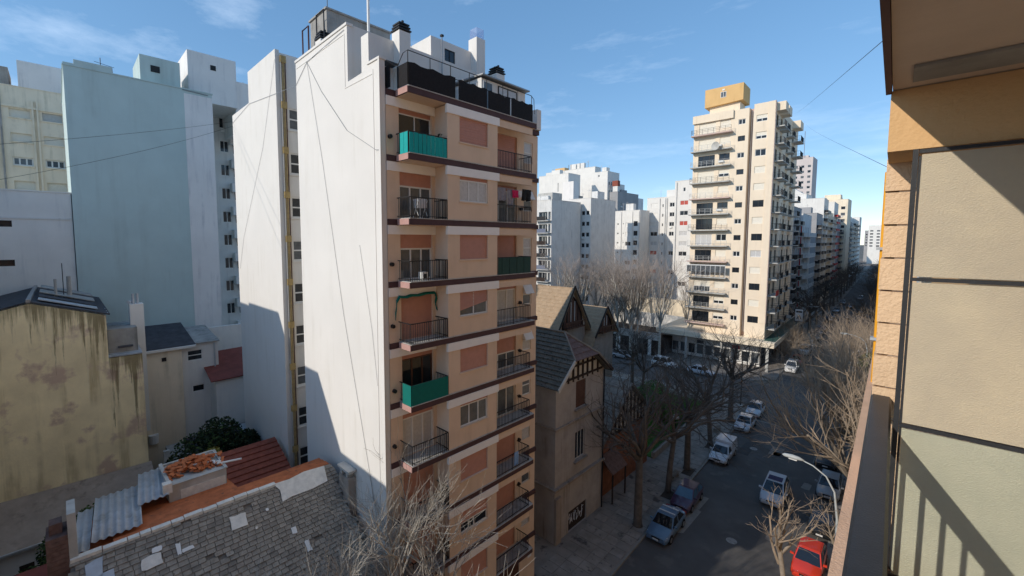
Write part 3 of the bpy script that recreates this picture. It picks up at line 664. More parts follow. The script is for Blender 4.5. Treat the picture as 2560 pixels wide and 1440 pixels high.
# ============================================================= buildings to the left, deep in the block
def tower(name, label, loc, W, D, H, wall, E=(), S=(), rz=0, group=None, depth=.14, roofmat='concrete', wallS=None, parapet=.25, cat='building'):
    """box building: corner (SE) at loc, x from -W to 0, y from 0 to D; E / S are opening lists (u0,u1,z0,z1,style,kw)"""
    t_ = thing(name, label, cat, loc, rz, group)
    fe, fs = Face('E', 0.), Face('S', 0.)
    m = MB(); fe.wall(m, 0, D, 0, H, [o[:4] for o in E], depth); 
    if not wallS: fs.wall(m, -W, 0, 0, H, [o[:4] for o in S], depth)
    m.quad((-W, D, 0), (0, D, 0), (0, D, H), (-W, D, H)); m.quad((-W, 0, 0), (-W, 0, H), (-W, D, H), (-W, D, 0))
    m.quad((-W, 0, H - parapet), (0, 0, H - parapet), (0, D, H - parapet), (-W, D, H - parapet))
    m.build('wall', wall, t_)
    if wallS: m = MB(); fs.wall(m, -W, 0, 0, H, [o[:4] for o in S], depth); m.build('wall', wallS, t_)
    m = MB(); e = .06; h = H - .04
    m.box(-W - e, e, -e, .16, h, h + .1).box(-W - e, e, D - .16, D + e, h, h + .1).box(-W - e, -W + .16, .16, D - .16, h, h + .1).box(-.16, e, .16, D - .16, h, h + .1); m.build('parapet_coping', wall, t_)
    if H > 27:
        q_ = random.Random(int(abs(loc[0]) * 7 + loc[1])); x = -W * q_.uniform(.3, .6); y = D * q_.uniform(.3, .6)
        MB().box(x - W * .14, x + W * .14, y - D * .14, y + D * .14, H - parapet, H + q_.uniform(1.2, 2.4)).build('lift_house', wall, t_)
        for _ in range(3): ax, ay, ah = -W * q_.uniform(.1, .9), D * q_.uniform(.1, .5), q_.uniform(1.5, 3.2); MB().cyl((ax, ay, H - parapet), (ax, ay, H + ah), .04, k=4).tube([(ax - .5, ay, H + ah * .85), (ax + .5, ay, H + ah * .85)], .025, 4).build('aerial', 'grey_metal', t_)
    for f, lst in ((fe, E), (fs, S)):
        for o in lst:
            if rng.random() < .1 and o[1] - o[0] > .8: a_ = f.p(o[0] + .1, .02, o[2] - .55); MB().box(0, .75, -.3, 0, 0, .48).build('air_conditioner', 'white_paint', t_, a_, f.rz)
            window(t_, f, *o[:4], depth=depth - .03, **(o[4] if len(o) > 4 else {}))
    return t_, fe, fs
# blue party wall tower
TB, _, _ = tower('party_wall_tower', 'windowless tower wall painted dull blue with pale lilac strip along one edge', (-50, .9, 0), 14, 10.65, 36.7, 'teal_wall')
TB['category'] = 'building'
MB().box(-.12, .012, 8.3, 10.66, 0, 36.3).build('lilac_strip', 'lilac', TB)
MB().box(-.3, .02, 0, .65, 36.7, 36.9).build('parapet_step', 'teal_wall', TB); MB().box(-.3, .02, .66, 3.1, 36.7, 37.25).build('parapet_step', 'teal_wall', TB)
a_ = MB().box(-6, -1.2, 5.2, 8.3, 36.5, 39.4).build('roof_room', 'teal_wall', TB); MB().box(-1.21, -1.17, 6.0, 6.7, 38.0, 38.6).build('vent', 'black_iron', a_)
a_ = MB().box(-9, -2.5, 9.2, 13.6, 36.5, 41.4).build('roof_room', 'lilac', TB); MB().box(-2.51, -2.47, 11.2, 11.7, 39.9, 40.4).build('vent', 'black_iron', a_)
MB().box(-9, -3.0, 13.6, 15.9, 34, 39.5).build('roof_room', 'lilac', TB)
m = MB(); m.cyl((-.5, 2.4, 36.9), (-.5, 2.4, 38.0), .03, k=5).tube([(-.5, 2.0, 37.6), (-.5, 3.3, 37.4)], .02, 4); m.build('aerial', 'black_iron', TB)
m = MB(); m.tube([(.05, 8.2, 36.6), (.05, 10.3, 36.5)], .04, 5); m.build('pipe', 'grey_metal', TB)
# balconied grey building behind it
Eb = []
for k in range(14): Eb += [(1.0, 1.9, 2.4 + 2.75 * k, 3.7 + 2.75 * k, dict(glass='glass_dark')), (2.3, 3.3, 2.3 + 2.75 * k, 3.8 + 2.75 * k, dict(glass='glass_mid'))]
TG, fe, fs = tower('balcony_block', 'grey apartment block with stacked pale balcony fronts, behind the blue tower', (-58, 13.0, 0), 12, 10, 38.6, 'grey_white', E=Eb)
for k in range(11): MB().box(0, .9, 1.9, 4.2, 6.0 + 2.75 * k, 7.0 + 2.75 * k).build('balcony', 'lilac' if k % 3 else 'grey_white', TG)
MB().box(-4, -1, .5, 3, 38.6, 40.2).build('roof_room', 'lilac', TG)
# cream block and white vented block on the far left
Ec = []
for k in range(4):
    z = 28.25 + 2.75 * k
    for u, s in ((12.6, 0), (16.55, 0), (19.25, 1)):
        st = dict(style='win', glass='glass_dark' if s else 'glass_mid', panes=3, ft=.14) if k == 1 else dict(style='shut', sh='shutter_cream')
        if k == 3 and s: st = dict(style='shut', sh='shutter_grey')
        Ec.append((u, u + 1.7, z, z + .95, st))
TC, fe, fs = tower('apartment_building', 'pale cream apartment block with recessed window bays, left of the blue tower', (-74, -20, 0), 14, 26.0, 40.0, 'cream', E=Ec, depth=.3)
for y in (15.2, 18.4, 18.8, 21.3): MB().box(0, .22, y, y + .16, 24, 38.6).build('pilaster', 'cream', TC)
for u in (12.6, 16.55, 19.25):
    for k in range(4): MB().box(0, .12, u - .1, u + 1.8, 28.1 + 2.75 * k, 28.22 + 2.75 * k).build('sill', 'cream', TC)
MB().box(0, .18, .1, 25.9, 37.6, 37.85).build('cornice', 'cream', TC)
MB().cyl((.2, 15.9, 20), (.2, 15.9, 39.5), .09, k=6).build('drain_pipe', 'concrete', TC)
MB().box(-8, -3, 12.5, 16.6, 39.7, 42.8).build('roof_room', 'concrete', TC)
MB().box(-10, -2, 17.4, 21.6, 39.7, 43.6).build('roof_room', 'lilac', TC)
Ew = [(u, u + .95, z, z + .5, dict(glass='glass_dark', frame='black_iron', panes=1, ft=.04)) for z in (23.3, 20.2, 17.0) for u in (10.4, 4.5)]
TV, fe, fs = tower('white_wall_block', 'blank white block with three small dark vents below the cream block', (-50.2, -14.0, 0), 10, 14.85, 26.2, 'white_side', E=Ew)
TV['category'] = 'building'
MB().box(0, .06, 0, 14.8, 23.95, 24.1).build('string_course', 'grey_white', TV)
# ------------------------------------------------------------- ochre gable house
OC = wthing('gable_house', 'tall weathered ochre party wall with moss streaks and patched metal roof', 'house', (-38, 0, 0))
m = MB()
m.prism([(-38, -6.6, 0), (-38, 1.95, 0), (-38, 1.95, 17.2), (-38, -1.6, 18.35), (-38, -6.6, 16.9)], (-.3, 0, 0)); m.build('gable_wall', 'ochre_wall', OC)
m = MB(); m.box(-38.3, -38, 1.951, 3.75, 0, 14.25); m.build('lower_wall', 'ochre_wall', OC)
def roofsheet(parent, name, mat, a, b_, c, d, th=.08):
    a, b_, c, d = map(vec, (a, b_, c, d)); n = (b_ - a).cross(d - a).normalized() * th
    return MB().hexa([a, b_, c, d, a + n, b_ + n, c + n, d + n]).build(name, mat, parent)
roofsheet(OC, 'roof_slope', 'dark_roof', (-38.1, -1.6, 18.4), (-38.1, 2.15, 17.2), (-50, 2.15, 17.2), (-50, -1.6, 18.4))
roofsheet(OC, 'roof_slope', 'dark_roof', (-50, -1.6, 18.4), (-50, -6.7, 16.95), (-38.1, -6.7, 16.95), (-38.1, -1.6, 18.4))
MB().box(-50, -38, -1.7, -1.5, 18.42, 18.6).build('ridge_cap', 'grey_metal', OC)
for k, (x0, x1, dz, mt) in enumerate(((-40.2, -39.0, .1, 'zinc'), (-42, -40.4, .16, 'dark_roof'), (-44.5, -42.2, .3, 'concrete'), (-47, -44.8, .42, 'concrete'))):
    roofsheet(OC, 'roof_sheet', mt, (x0, -1.2, 18.42 + dz), (x0, 1.6, 17.5 + dz), (x1, 1.6, 17.5 + dz), (x1, -1.2, 18.42 + dz), .06)
for x in (-38.5, -39.6, -41.0): MB().box(x - .06, x + .06, -1.4, 2.1, 17.22, 17.32).build('batten', 'white_paint', OC).rotation_euler = (0, 0, 0)
MB().cyl((-43.6, .3, 17.4), (-43.6, .3, 19.6), .16, .12, 10).build('flue', 'concrete', OC); MB().cyl((-42.6, -.4, 17.8), (-42.6, -.4, 19.5), .08, k=8).build('flue', 'concrete', OC)
MB().cyl((-43.0, 0, 17.4), (-43.0, 0, 20.6), .025, k=5).build('aerial', 'black_iron', OC)
B('annex', 'concrete', OC, -42, -38.6, 2.0, 3.6, 12, 16.1); roofsheet(OC, 'annex_roof', 'zinc', (-38.0, 1.96, 14.3), (-38.0, 3.75, 14.28), (-41.0, 3.75, 14.7), (-41.0, 1.96, 14.75))
for k in range(5): MB().box(-40.6 + k * .5, -40.3 + k * .5, 2.3 + .2 * (k % 3), 3.3, 14.8, 14.9).build('scrap_board', 'pale_concrete' if k % 2 else 'dark_roof', OC)
cw = B('chimney_stack', 'white_side', OC, -40.6, -39.7, 3.35, 4.15, 8, 17.6)
for y in (3.6, 3.85): MB().cyl((-40.1, y, 17.6), (-40.1, y, 18.35), .09, k=10).build('chimney_pot', 'zinc', cw)
MB().cyl((-40.2, 3.45, 17.75), (-39.9, 3.3, 17.75), .12, k=8).build('chimney_pot', 'zinc', cw)
B('lean_to', 'grey_white', OC, -37.9, -34.5, -7.0, -1.2, 0, 5.0)
roofsheet(OC, 'lean_to_roof', 'house_stone', (-34.2, -7.2, 5.0), (-34.2, 3.9, 4.9), (-37.95, 3.9, 6.3), (-37.95, -7.2, 6.4))
B('gutter', 'zinc', OC, -34.2, -34.08, -7, 3.7, 4.92, 5.03)
for y in (-4.9, -4.0, -2.6): B('opening', 'dark_timber', OC, -34.49, -34.47, y, y + .6, 2.4, 3.9)
# ------------------------------------------------------------- low white houses between
H1 = wthing('small_house', 'low white rendered house with dark flat roof below the blue tower', 'house', (-42, 6, 0))
fH = Face('E', -42.0); hops = [(7.05, 8.15, 12.2, 13.1), (7.3, 8.2, 9.5, 10.1)]
m = MB(); fH.wall(m, 3.9, 9.3, 0, 13.6, hops, .15); m.box(-49, -42.17, 3.9, 9.3, 0, 13.6); m.build('wall', 'white_side', H1)
B('wall_panel', 'cream', H1, -41.99, -41.7, 3.95, 6.65, 0, 13.5)
for o in hops: window(H1, fH, *o, depth=.08, panes=1, ft=.07, tr=.5 if o[2] > 12 else 0, sub=True)
roofsheet(H1, 'flat_roof', 'dark_roof', (-41.6, 3.8, 13.62), (-41.6, 7.6, 13.62), (-47.5, 7.6, 14.6), (-47.5, 3.8, 14.6)); roofsheet(H1, 'flat_roof', 'concrete', (-41.8, 7.62, 13.6), (-41.8, 9.4, 13.6), (-47, 9.4, 14.2), (-47, 7.62, 14.2))
B('roof_edge', 'white_side', H1, -41.62, -41.4, 3.7, 7.6, 13.45, 13.63); B('vent_hole', 'black_iron', H1, -41.69, -41.66, 5.3, 5.6, 12.6, 12.9)
B('boundary_wall', 'white_side', H1, -46.9, -46.6, 9.3, 15, 0, 14.0)
bk = MB().cyl((-41.6, 4.5, 6.2), (-41.6, 4.5, 6.9), .3, .33, 12).build('water_butt', 'white_paint', H1)
B('downpipe', 'zinc', H1, -41.9, -41.8, 8.95, 9.05, 8, 13.5)
H2 = wthing('small_house', 'white lean to house with dark red metal roof beside the tall rear block', 'house', (-40, 11, 0))
B('wall', 'white_side', H2, -44, -40, 8.6, 13.5, 0, 10.6); roofsheet(H2, 'roof', 'rust_red', (-39.7, 8.2, 10.7), (-39.7, 13.6, 10.75), (-44.3, 13.6, 12.2), (-44.3, 8.2, 12.1))
B('lower_roof', 'dark_roof', H2, -39.9, -36.2, 6.2, 12.5, 6.4, 6.6); B('skylight', 'zinc', H2, -39.5, -37.5, 9.9, 11.4, 6.61, 6.72)
B('yard_wall', 'pale_concrete', H2, -37.9, -37.6, 4.6, 4.95, 3, 6.9); B('yard_block', 'white_side', H2, -38, -36.0, 3.9, 5.0, 0, 5.4); B('lower_store', 'concrete', H2, -39.9, -36.2, 5.0, 12.4, 0, 6.4)
# ------------------------------------------------------------- blocks south of the slate house (they throw the shade on it)
for k, (x0, x1, y0, y1, h, lab) in enumerate(((-29.4, -22.0, -20, -6, 18.9, 'white seven storey block rising south of the slate roofed house'), (-21.95, -17.4, -20, -6.02, 15.2, 'white five storey street front south of the slate roofed house'), (-35.4, -29.5, -20, -6.05, 22.7, 'white stair tower block between taller and lower neighbours south of the slate roof'), (-41.7, -35.5, -20, -6.1, 25.5, 'tall white block south of the ochre gable house'), (-62, -41.8, -24, -8.5, 26.5, 'broad white block south west of the ochre gable house'))):
    Es = [(u, u + 1.3, z, z + 1.3, dict(glass='glass_dark')) for z in [1.6 + 2.8 * q for q in range(int(h / 2.8) - 0)] if z + 1.4 < h for u in (2.5, 6.5, 10.0)] if k == 1 else []
    o_, _, _ = tower('apartment_building', lab, (x1, y0, 0), x1 - x0, y1 - y0, h, 'white_side', E=Es)
MB().box(-4.6, -3.9, 13.3, 13.9, 18.9, 20.2).build('chimney', 'white_side', bpy.data.objects['apartment_building']) if False else None

# ============================================================= slate roofed house in the foreground
SH = wthing('slate_house', 'old house with patched grey slate roof and orange tiled ridge below the white wall', 'house', (-21, 5, 0))
RX, RZ, EX, EZ, Y0, Y1 = -21.5, 10.3, -16.3, 6.3, -.35, 9.75
B('walls', 'house_stone', SH, -25.5, -16.7, Y0 + .15, Y1 - .1, 0, 6.2)
roofsheet(SH, 'roof_deck', 'slate_dark', (RX, Y0, RZ - .1), (EX, Y0, EZ - .1), (EX, Y1, EZ - .1), (RX, Y1, RZ - .1), .05)
sl = Vector((EX - RX, 0, EZ - RZ)); SL = sl.length; su = sl.normalized(); sn = Vector((-su.z, 0, su.x)); sn = sn if sn.z > 0 else -sn
tilt = math.atan2(-(EZ - RZ), EX - RX)
course = .205; protos = []
for k, (wv, mt) in enumerate(((.30, 'slate'), (.33, 'slate'), (.27, 'slate_light'), (.31, 'slate_dark'), (.30, 'slate_light'), (.35, 'slate'))):
    protos.append((wv, MB().hexa([(0, 0, 0), (course * 1.12, .006 * (k % 2), .02), (course * 1.12, wv - .022, .02), (0, wv - .022, 0), (0, 0, .012), (course * 1.12, .006 * (k % 2), .052), (course * 1.12, wv - .022, .052), (0, wv - .022, .012)]).mesh('roof_slate', mt), mt))
gaps = [(1.0, 6.4, 7.2)]
stuffm = {}; cnt = 0; r_ = random.Random(11); rows = int(SL / course)
slates = []
for j in range(rows):
    y = Y0 + .02 - .15 * (j % 2) - r_.uniform(0, .1)
    while y < Y1 - .1:
        wv, me, mt = r_.choice(protos)
        if y > Y0 - .1:
            p = Vector((RX, y, RZ)) + su * (j * course + .02) + sn * .012
            if r_.random() < .012: y += wv; continue
            slates.append((j, p, me, wv, mt, r_.uniform(-.03, .03), r_.uniform(-.012, .035) if r_.random() < .92 else .12))
        y += wv
# nearest the ridge in view: single pieces; the others stay one part
slates.sort(key=lambda s: -(s[1].y * .8 - abs(s[0] - 5) * .55))
for k, (j, p, me, wv, mt, ra, rb) in enumerate(slates):
    if k < 290:
        o = obj('roof_slate', me, SH, p); o.rotation_euler = (ra * .5, tilt + rb * .6, ra * 2)
    else:
        m = stuffm.setdefault(mt, MB()); e = course * 1.12; ab = sn * (.02 + rb * .3)
        q = [p, p + su * e + ab, p + su * e + ab + Vector((0, wv - .022, 0)), p + Vector((0, wv - .022, 0))]; h_ = sn * .016
        m.hexa([*q, q[0] + h_, q[1] + h_ * 2, q[2] + h_ * 2, q[3] + h_])
for mt, m in stuffm.items(): tag(m.build('slate_field', mt, SH), kind='stuff')
def on_slope(y, t, h=.05): return Vector((RX, y, RZ)) + su * t + sn * h
def patch(y0, y1, t0, t1, mat, h=.075, skew=.0):
    q_ = random.Random(int(y0 * 100 + t0 * 10)); j = lambda: q_.uniform(-.09, .09); dy, dt = y1 - y0, t1 - t0
    uv = [(0, 0), (.35, 0), (.7, 0), (1, 0), (1, .5), (1, 1), (.6, 1), (.3, 1), (0, 1), (0, .5)]
    return MB().prism([on_slope(y0 + dy * (a + j()), t0 + dt * (b_ + j()), h) for a, b_ in uv], sn * .012).build('patch', mat, SH)
patch(6.9, 9.2, .02, .95, 'mortar', .085); patch(4.75, 5.4, .75, 1.35, 'mortar'); patch(1.6, 2.3, 1.0, 1.45, 'mortar'); patch(.05, .5, .35, 1.0, 'zinc'); patch(.35, .85, .95, 1.4, 'zinc')
patch(2.0, 2.3, .75, .95, 'white_paint'); patch(2.75, 2.9, .95, 1.4, 'white_paint'); patch(2.9, 3.3, 1.25, 1.4, 'white_paint'); patch(.1, .4, 1.55, 1.75, 'white_paint'); patch(6.95, 7.15, 2.3, 2.6, 'white_paint'); patch(7.3, 7.5, 3.1, 3.6, 'white_paint'); patch(6.2, 6.32, 1.0, 1.12, 'white_paint'); patch(5.6, 5.7, 1.6, 1.7, 'mortar')
# ridge mortar, broken into lengths
y = Y0
while y < 6.8:
    l_ = r_.uniform(.35, 1.0); MB().box(RX - .12, RX + .14, y, y + l_ - .03, RZ - .04, RZ + .05 + r_.uniform(0, .05)).build('ridge_mortar', 'mortar', SH); y += l_
# back slope, shallow, orange tiles in courses
bx, bz = -25.6, 9.6; bl = Vector((bx - RX, 0, bz - RZ)); bu = bl.normalized(); bn = Vector((bu.z, 0, -bu.x)); bn = bn if bn.z > 0 else -bn
roofsheet(SH, 'back_deck', 'orange_tile', (bx, Y0, bz - .12), (RX - .02, Y0, RZ - .12), (RX - .02, 5.6, RZ - .12), (bx, 5.6, bz - .12), .05); B('back_wall', 'house_stone', SH, -22.75, -22.6, 5.6, Y1, 0, 9.8)
for j in range(11):
    t0 = j * .4; m = MB(); a = Vector((RX - .02, 0, RZ)) + bu * t0; b_ = a + bu * .46 + bn * .03
    ye = 9.7 if j < 3 else 5.62
    m.hexa([(a.x, .9, a.z - .03), (b_.x, .9, b_.z - .03), (b_.x, ye, b_.z - .03), (a.x, ye, a.z - .03), (a.x, .9, a.z), (b_.x, .9, b_.z + .03), (b_.x, ye, b_.z + .03), (a.x, ye, a.z)]); m.build('tile_course', 'orange_tile', SH)
# corrugated sheets on the back slope
def corrugated(name, mat, p0, pu, pv, nw, th, parent, amp=.035, per=.26):
    """p0 corner, pu across the waves, pv along them"""
    p0, pu, pv = map(vec, (p0, pu, pv)); n = pu.cross(pv).normalized(); n = n if n.z > 0 else -n
    m = MB(); k = int(pu.length / per * 8); pr = []
    for i in range(k + 1):
        q = p0 + pu * i / k + n * amp * math.cos(2 * math.pi * i / 8); pr.append(q)
    m.smooth = True
    for i in range(k): m.quad(pr[i], pr[i + 1], pr[i + 1] + pv, pr[i] + pv)
    o = m.build(name, mat, parent); s_ = o.modifiers.new('thickness', 'SOLIDIFY'); s_.thickness = .01; return o
corrugated('metal_sheet', 'zinc', (-22.0, .25, 10.42), (0, 1.6, .02), (-4.0, .3, -.1), 0, .01, SH); corrugated('metal_sheet', 'zinc', (-23.6, 1.85, 10.5), (0, 1.15, .05), (-3.2, .35, .0), 0, .01, SH)
corrugated('metal_sheet', 'zinc', (-21.8, -.3, 10.3), (0, .5, .02), (-3.6, .25, -.1), 0, .01, SH)
ck = MB().box(-22.6, -21.5, -.95, -.37, 5, 11.35).build('brick_stack', 'brick_brown', SH); MB().box(-22.7, -21.5, -.36, -.12, 9.8, 12.1).build('stack_pier', 'pale_concrete', ck)
for k in range(18):
    for i in range(2): MB().box(-21.505, -21.485, -.93 + .27 * i + .05 * (k % 2), -.68 + .27 * i + .05 * (k % 2), 8.0 + k * .18, 8.15 + k * .18).build('brick', 'brick_brown', ck)
MB().box(-22.3, -21.8, -.85, -.5, 11.35, 11.75).build('broken_top', 'brick_brown', ck)
# flat tank house with the heap of broken tiles
tb = B('tank_house', 'pale_concrete', SH, -26.5, -24.05, 3.05, 5.45, 0, 10.7)
for a in ((-26.55, -24.0, 3.0, 3.14, 10.7, 10.84), (-26.55, -24.0, 5.36, 5.5, 10.7, 10.76), (-24.14, -24.0, 3.145, 5.355, 10.7, 10.73), (-26.55, -26.4, 3.145, 5.355, 10.7, 10.78)): MB().box(*a).build('parapet', 'pale_concrete', tb)
MB().box(-24.06, -24.03, 3.5, 5.4, 9.6, 10.35).build('render_panel', 'mortar', tb)
MB().box(-24.1, -23.75, 2.8, 3.15, 10.5, 10.95).build('cement_cap', 'mortar', tb)
MB().cyl((-24.6, 5.2, 10.8), (-24.2, 6.2, 10.85), .05, k=8).build('pipe', 'white_paint', tb)
TP = thing('broken_tile_heap', 'heap of broken orange roof tiles on the flat concrete tank house', 'rubble', (-25.3, 4.2, 10.71))
tl = MB(); tl.smooth = True; 
for i in range(6):
    a0, a1 = math.pi * i / 6, math.pi * (i + 1) / 6; tl.quad((-.2, -.09 * math.cos(a0), .06 * math.sin(a0)), (.2, -.075 * math.cos(a0), .05 * math.sin(a0)), (.2, -.075 * math.cos(a1), .05 * math.sin(a1)), (-.2, -.09 * math.cos(a1), .06 * math.sin(a1)))
tlm = [tl.mesh('broken_tile', 'orange_broken'), MB().box(-.13, .13, -.09, .09, -.012, .012).mesh('broken_tile', 'orange_broken'), MB().hexa([(-.15, -.1, 0), (.1, -.06, 0), (.13, .08, 0), (-.1, .1, 0), (-.15, -.1, .03), (.1, -.06, .03), (.13, .08, .03), (-.1, .1, .03)]).mesh('broken_tile', 'orange_tile')]
for k in range(170):
    x, y = r_.uniform(-.8, .8), r_.gauss(0, .62); h = max(0, .5 - .4 * abs(x) - .22 * abs(y)) * r_.uniform(.3, 1.0)
    o = obj('broken_tile', r_.choice(tlm), TP, (x, max(-1, min(1.3, y)), h + .03)); o.rotation_euler = (r_.uniform(-.5, .5), r_.uniform(-.5, .5), r_.uniform(0, 6.3))
for k in range(9):
    o = MB().box(-.16, .16, -.035, .035, 0, .05).build('plaster_piece', 'white_paint', TP, (r_.uniform(.2, .9), r_.uniform(-.2, 1.3), .06 + .02 * k)); o.rotation_euler = (0, r_.uniform(-.1, .1), r_.uniform(0, 3.1))
# red roof beyond, tile rows
RR = wthing('red_roofed_shed', 'shed with dark red tiled roof in rows against the white wall', 'shed', (-28.5, 8, 0))
B('wall', 'brick_orange', RR, -30.4, -26.6, 6.4, 9.7, 0, 6.9)
for j in range(9):
    t0 = j / 9; x0 = -26.5 - 3.9 * t0; z0 = 7.2 + 1.5 * t0; x1 = x0 - .47
    MB().hexa([(x0, 6.3, z0), (x1, 6.3, z0 + .16), (x1, 9.9, z0 + .16), (x0, 9.9, z0), (x0, 6.3, z0 + .09), (x1, 6.3, z0 + .18), (x1, 9.9, z0 + .18), (x0, 9.9, z0 + .09)]).build('tile_course', 'red_tile', RR)
MB().hexa([(-26.4, 6.2, 7.15), (-30.4, 6.2, 8.75), (-30.4, 6.32, 8.75), (-26.4, 6.32, 7.15), (-26.4, 6.2, 7.4), (-30.4, 6.2, 9.0), (-30.4, 6.32, 9.0), (-26.4, 6.32, 7.4)]).build('verge', 'brick_orange', RR)
# gable chimney at the wall end
gc = B('gable_chimney', 'house_stone', SH, -20.5, -19.5, 9.76, 10.15, 4, 10.2); MB().box(-20.6, -19.4, 9.72, 10.16, 10.5, 10.62).build('chimney_cap', 'pale_concrete', gc)
for x in (-20.35, -19.75): MB().box(x - .08, x + .08, 9.8, 10.1, 10.2, 10.5).build('cap_leg', 'pale_concrete', gc)
B('gable_parapet', 'house_stone', SH, -20.4, -16.4, 9.755, 10.14, 0, 7.6)
LO = wthing('low_red_roof', 'plain dull red roof at the foot of the brick stack', 'roof', (-20, -3.5, 0))
roofsheet(LO, 'roof_slope', 'rust_red', (-25.5, -5.0, 8.3), (-17, -5.0, 6.8), (-17, -.98, 6.8), (-25.5, -.98, 8.3)); B('wall', 'house_stone', LO, -25.3, -17.2, -4.9, -1.05, 0, 6.9)
# ============================================================= timbered corner house
TU = wthing('timbered_house', 'rambling old house with half timbered gables and steep shingle roofs', 'house', (-22, 33, 0))
fT = Face('E', -17.5); fTS = Face('S', 24.6)
tops = [(27.15, 28.5, 9.6, 11.65), (27.15, 28.5, 5.55, 7.7), (26.4, 28.9, .14, 1.75)]
m = MB(); fT.wall(m, 24.6, 31.2, 0, 12.0, tops, .2); fTS.wall(m, -29, -17.5, 0, 12.0, [(-20.6, -19.6, 9.6, 11.4), (-20.6, -19.6, 5.6, 7.4)], .2)
m.quad((-29, 31.2, 0), (-17.5, 31.2, 0), (-17.5, 31.2, 12), (-29, 31.2, 12)); m.build('wall', 'house_pink', TU)
def gable_pts(x, y0, ya, y1, z0, za): return [(x, y0, z0), (x, y1, z0), (x, ya, za)]
window(TU, fT, *tops[0], depth=.1, style='shut', sh='brown_wood'); window(TU, fT, *tops[1], depth=.12, panes=3, frame='timber_white', sub=True, glass='glass_dark')
gd = MB().box(-17.68, -17.62, 26.4, 28.9, .14, 1.75).build('garage_door', 'dark_timber', TU)
for y in (-1, 1): pass
for z, e in ((8.62, .12), (4.2, .25)):
    MB().box(-17.5, -17.5 + e, 24.6 - e, 31.2, z, z + .16).box(-29, -17.5, 24.6 - e, 24.598, z, z + .16).build('string_course', 'house_stone', TU)
MB().box(-17.5, -17.3, 24.6 - .05, 25.2, .13, 3.6).build('pilaster', 'house_stone', TU)
for z in (9.42, 5.35): MB().box(-17.5, -17.3, 26.95, 28.7, z, z + .14).build('sill', 'house_stone', TU)
MB().cyl((-17.4, 31.1, .13), (-17.4, 31.1, 11.8), .06, k=8).build('drain_pipe', 'black_iron', TU)
# spray painted scrawl over the garage door
m = MB(); r_ = random.Random(5)
for k in range(6):
    y = 26.5 + k * .38; p = [(-17.605, y + r_.uniform(-.05, .3), .5 + r_.uniform(0, 1.0)) for _ in range(6)]; m.tube(p, .02, 4)
m.build('scrawl', 'sign_white', TU)
# gable with clipped top
m = MB(); m.prism([(-17.55, 24.7, 12.0), (-17.55, 31.1, 12.0), (-17.55, 29.1, 13.55), (-17.55, 26.1, 13.55)], (-.15, 0, 0)); m.build('gable_panel', 'timber_white', TU)
for y in (25.3, 26.1, 26.75, 27.4, 28.05, 28.7, 29.4, 30.2): zt = 13.55 if 26.1 <= y <= 29.1 else 12 + (min(y - 24.5, 31.3 - y)) * .85; MB().box(-17.54, -17.44, y - .07, y + .07, 11.75, zt).build('timber', 'dark_timber', TU)
for z in (12.0, 12.9): MB().box(-17.545, -17.45, 24.9 if z < 12.5 else 25.6, 30.9 if z < 12.5 else 29.8, z - .07, z + .07).build('timber', 'dark_timber', TU)
def course_roof(parent, name, mat, ridge_a, ridge_b, eave_b, eave_a, n, lip=.05, mat2=None):
    """overlapping courses between a ridge edge and an eave edge"""
    ra, rb, eb, ea = map(vec, (ridge_a, ridge_b, eave_b, eave_a)); nn = (rb - ra).cross(ea - ra).normalized(); nn = nn if nn.z > 0 else -nn
    roofsheet(parent, 'roof_deck', mat, ra - nn * .08, rb - nn * .08, eb - nn * .08, ea - nn * .08, .05)
    for j in range(n):
        t0, t1 = j / n, min(1.02, (j + 1.12) / n)
        a, b_ = ra.lerp(ea, t0), rb.lerp(eb, t0); c, d = rb.lerp(eb, t1), ra.lerp(ea, t1); u = nn * lip; v = nn * .012
        MB().hexa([a - v, b_ - v, c + u * .3, d + u * .3, a, b_, c + u, d + u]).build(name, mat2 if mat2 and j % 3 == 1 else mat, parent)
course_roof(TU, 'tile_course', 'slate_green', (-29, 27.6, 15.1), (-18.9, 27.6, 15.1), (-16.9, 26.0, 13.61), (-29, 26.0, 13.61), 6, .07); course_roof(TU, 'tile_course', 'slate_green', (-29, 26.0, 13.61), (-16.9, 26.0, 13.61), (-16.9, 24.1, 11.85), (-29, 24.1, 11.85), 7, .07)
course_roof(TU, 'tile_course', 'slate_green', (-18.9, 27.6, 15.1), (-29, 27.6, 15.1), (-29, 29.2, 13.7), (-16.9, 29.2, 13.7), 4, .06); course_roof(TU, 'tile_course', 'slate_green', (-16.9, 29.2, 13.7), (-29, 29.2, 13.7), (-29, 31.4, 11.85), (-16.9, 31.4, 11.85), 5, .06)
course_roof(TU, 'tile_course', 'brick_brown', (-18.95, 27.55, 15.12), (-18.95, 27.65, 15.12), (-16.85, 29.2, 13.58), (-16.85, 26.0, 13.58), 5, .05)
MB().tube([(-29, 27.6, 15.15), (-18.9, 27.6, 15.15)], .09, 6).tube([(-18.9, 27.6, 15.15), (-16.85, 29.2, 13.62), (-16.9, 31.4, 11.9)], .1, 6).tube([(-18.9, 27.6, 15.15), (-16.85, 26.0, 13.62)], .07, 6).build('ridge_tiles', 'slate_dark', TU)
